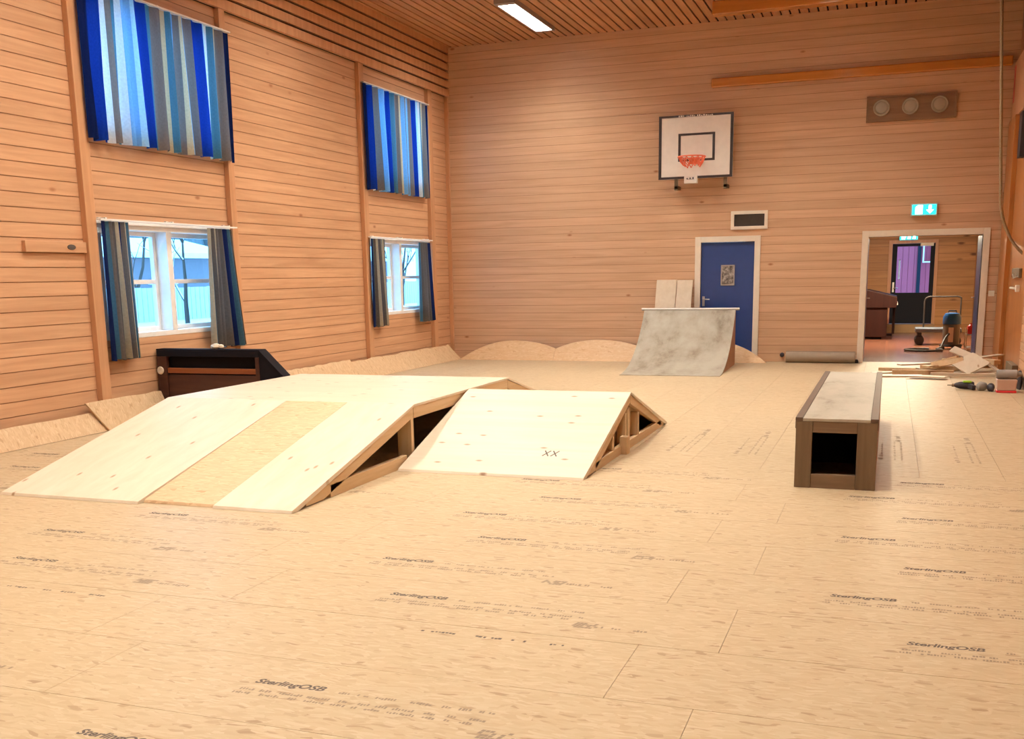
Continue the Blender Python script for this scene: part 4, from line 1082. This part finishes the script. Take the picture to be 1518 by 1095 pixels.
o = obj('conifer_wood', mb, M_conifer); o['kind'] = 'stuff'; o['label'] = 'frosted conifer wood behind the sheds outside the lower windows'; o['category'] = 'trees'
shed(22.5, 31.5, 'dark shed with snowy roof beyond the fence, seen through the near window')
shed(36.5, 46.0, 'dark shed with snowy roof beyond the fence, seen through the far window')
def tree(x, y, h, lab, seed):
    rr = random.Random(seed); t = thing('bare_tree', lab, 'tree', (x, y, .76), 'bare trees in the snow')
    mb = MB(); ms = MB()
    def branch(p, d, ln, r, lev):
        pts = [p]; q = p.copy(); dd = d.copy()
        for k in range(4):
            dd = (dd + Vector((rr.uniform(-.2,.2), rr.uniform(-.2,.2), rr.uniform(-.05,.15)))).normalized(); q = q + dd*ln/4; pts.append(q.copy())
        mb.tube(pts, [r*(1-.16*k) for k in range(5)], 6)
        if lev > 0: ms.tube([p_ + Vector((0,0,r*.7)) for p_ in pts], [r*.75*(1-.16*k) for k in range(5)], 5)
        if lev < 3:
            for k in range(3 if lev else 5):
                a = pts[rr.randint(1, 4)]; e = (dd + Vector((rr.uniform(-1,1), rr.uniform(-1,1), rr.uniform(-.1,.8)))).normalized(); branch(a, e, ln*.62, r*.5, lev+1)
    branch(Vector((x, y, .76)), Vector((0,.1,1)), h*.55, .05, 0)
    obj('trunk', mb, M_bark, t, smooth=True); obj('snow_cover', ms, M_snow, t, smooth=True)
tree(-12.2, 16.2, 2.9, 'bare snow-covered tree outside the near window, right pane', 3)
tree(-12.6, 26.2, 3.4, 'bare snow-covered tree outside the far window', 8)
tree(-16.5, 20.0, 4.2, 'bare tree behind the fence outside the near window, left pane', 5)
t = thing('red_house', 'red clad building outside the glazed hall door', 'house', (.2, 33, 0))
mb = MB(); x = -4.0
while x < .72: mb.box(x, x+.15, 33.0, 33.03, -.05, 4.5); x += .16
mb.box(-4, .75, 33.03, 33.2, -.05, 4.5); obj('wall', mb, M_red, t)
mb = MB(); mb.box(.72, .82, 32.95, 33.2, -.2, 4.5); obj('corner_board', mb, M_navy, t)
mb = MB(); x = .85
while x < 4.0: mb.box(x, x+.15, 34.6, 34.63, -.2, 4.5); x += .16
mb.box(.8, 4, 34.63, 34.8, -.2, 4.5); obj('wall', mb, M_red, t)
mb = MB(); mb.box(.90, .94, 34.5, 34.6, 1.75, 3.2); mb.box(1.16, 1.20, 34.5, 34.6, 1.75, 3.2); mb.box(.90, 1.2, 34.5, 34.6, 1.72, 1.76); obj('window_frame', mb, M_white, t)
mb = MB(); mb.box(-5, 5, HY1+.22, 32.9, -.25, -.05); o = obj('snow', mb, M_snow); o['kind'] = 'stuff'; o['label'] = 'snowy ground outside the glazed hall door'; o['category'] = 'snow'

# ------------------------------------------------------------------ daylight, camera, view
w = bpy.data.worlds.new('winter sky'); SC.world = w; w.use_nodes = True
bg = w.node_tree.nodes['Background']; bg.inputs[0].default_value = (.20, .56, 1.0, 1); bg.inputs[1].default_value = 5.0

yaw, pitch, roll, f_px, cyp = 0.347492791, 0.191558067, 0.0168661202, 1535.48134, 705.732266
fwd = Vector((-math.sin(yaw)*math.cos(pitch), math.cos(yaw)*math.cos(pitch), -math.sin(pitch)))
rt = Vector((math.cos(yaw), math.sin(yaw), 0)); dn = fwd.cross(rt)
r2 = rt*math.cos(roll) + dn*math.sin(roll); d2 = -rt*math.sin(roll) + dn*math.cos(roll)
cam = bpy.data.cameras.new('camera'); co = bpy.data.objects.new('camera', cam); COL.objects.link(co)
Mx = Matrix((r2, -d2, -fwd)).transposed().to_4x4(); Mx.translation = Vector((0, 0, 1.55)); co.matrix_world = Mx
cam.sensor_fit = 'HORIZONTAL'; cam.sensor_width = 36; cam.lens = f_px/1518*36
cam.shift_y = (cyp-1095/2)/1518; cam.clip_start = .05; cam.clip_end = 300
SC.camera = co
vs_ = SC.view_settings; vs_.view_transform = 'Standard'; vs_.look = 'None'; vs_.gamma = 1; vs_.exposure = 0.24
try: vs_.use_curve_mapping = False
except Exception: pass
SC.cycles.max_bounces = 10; SC.cycles.diffuse_bounces = 6; SC.cycles.transparent_max_bounces = 12
SC.cycles.sample_clamp_indirect = 6; SC.cycles.caustics_reflective = False; SC.cycles.caustics_refractive = False
SC.cycles.use_denoising = True
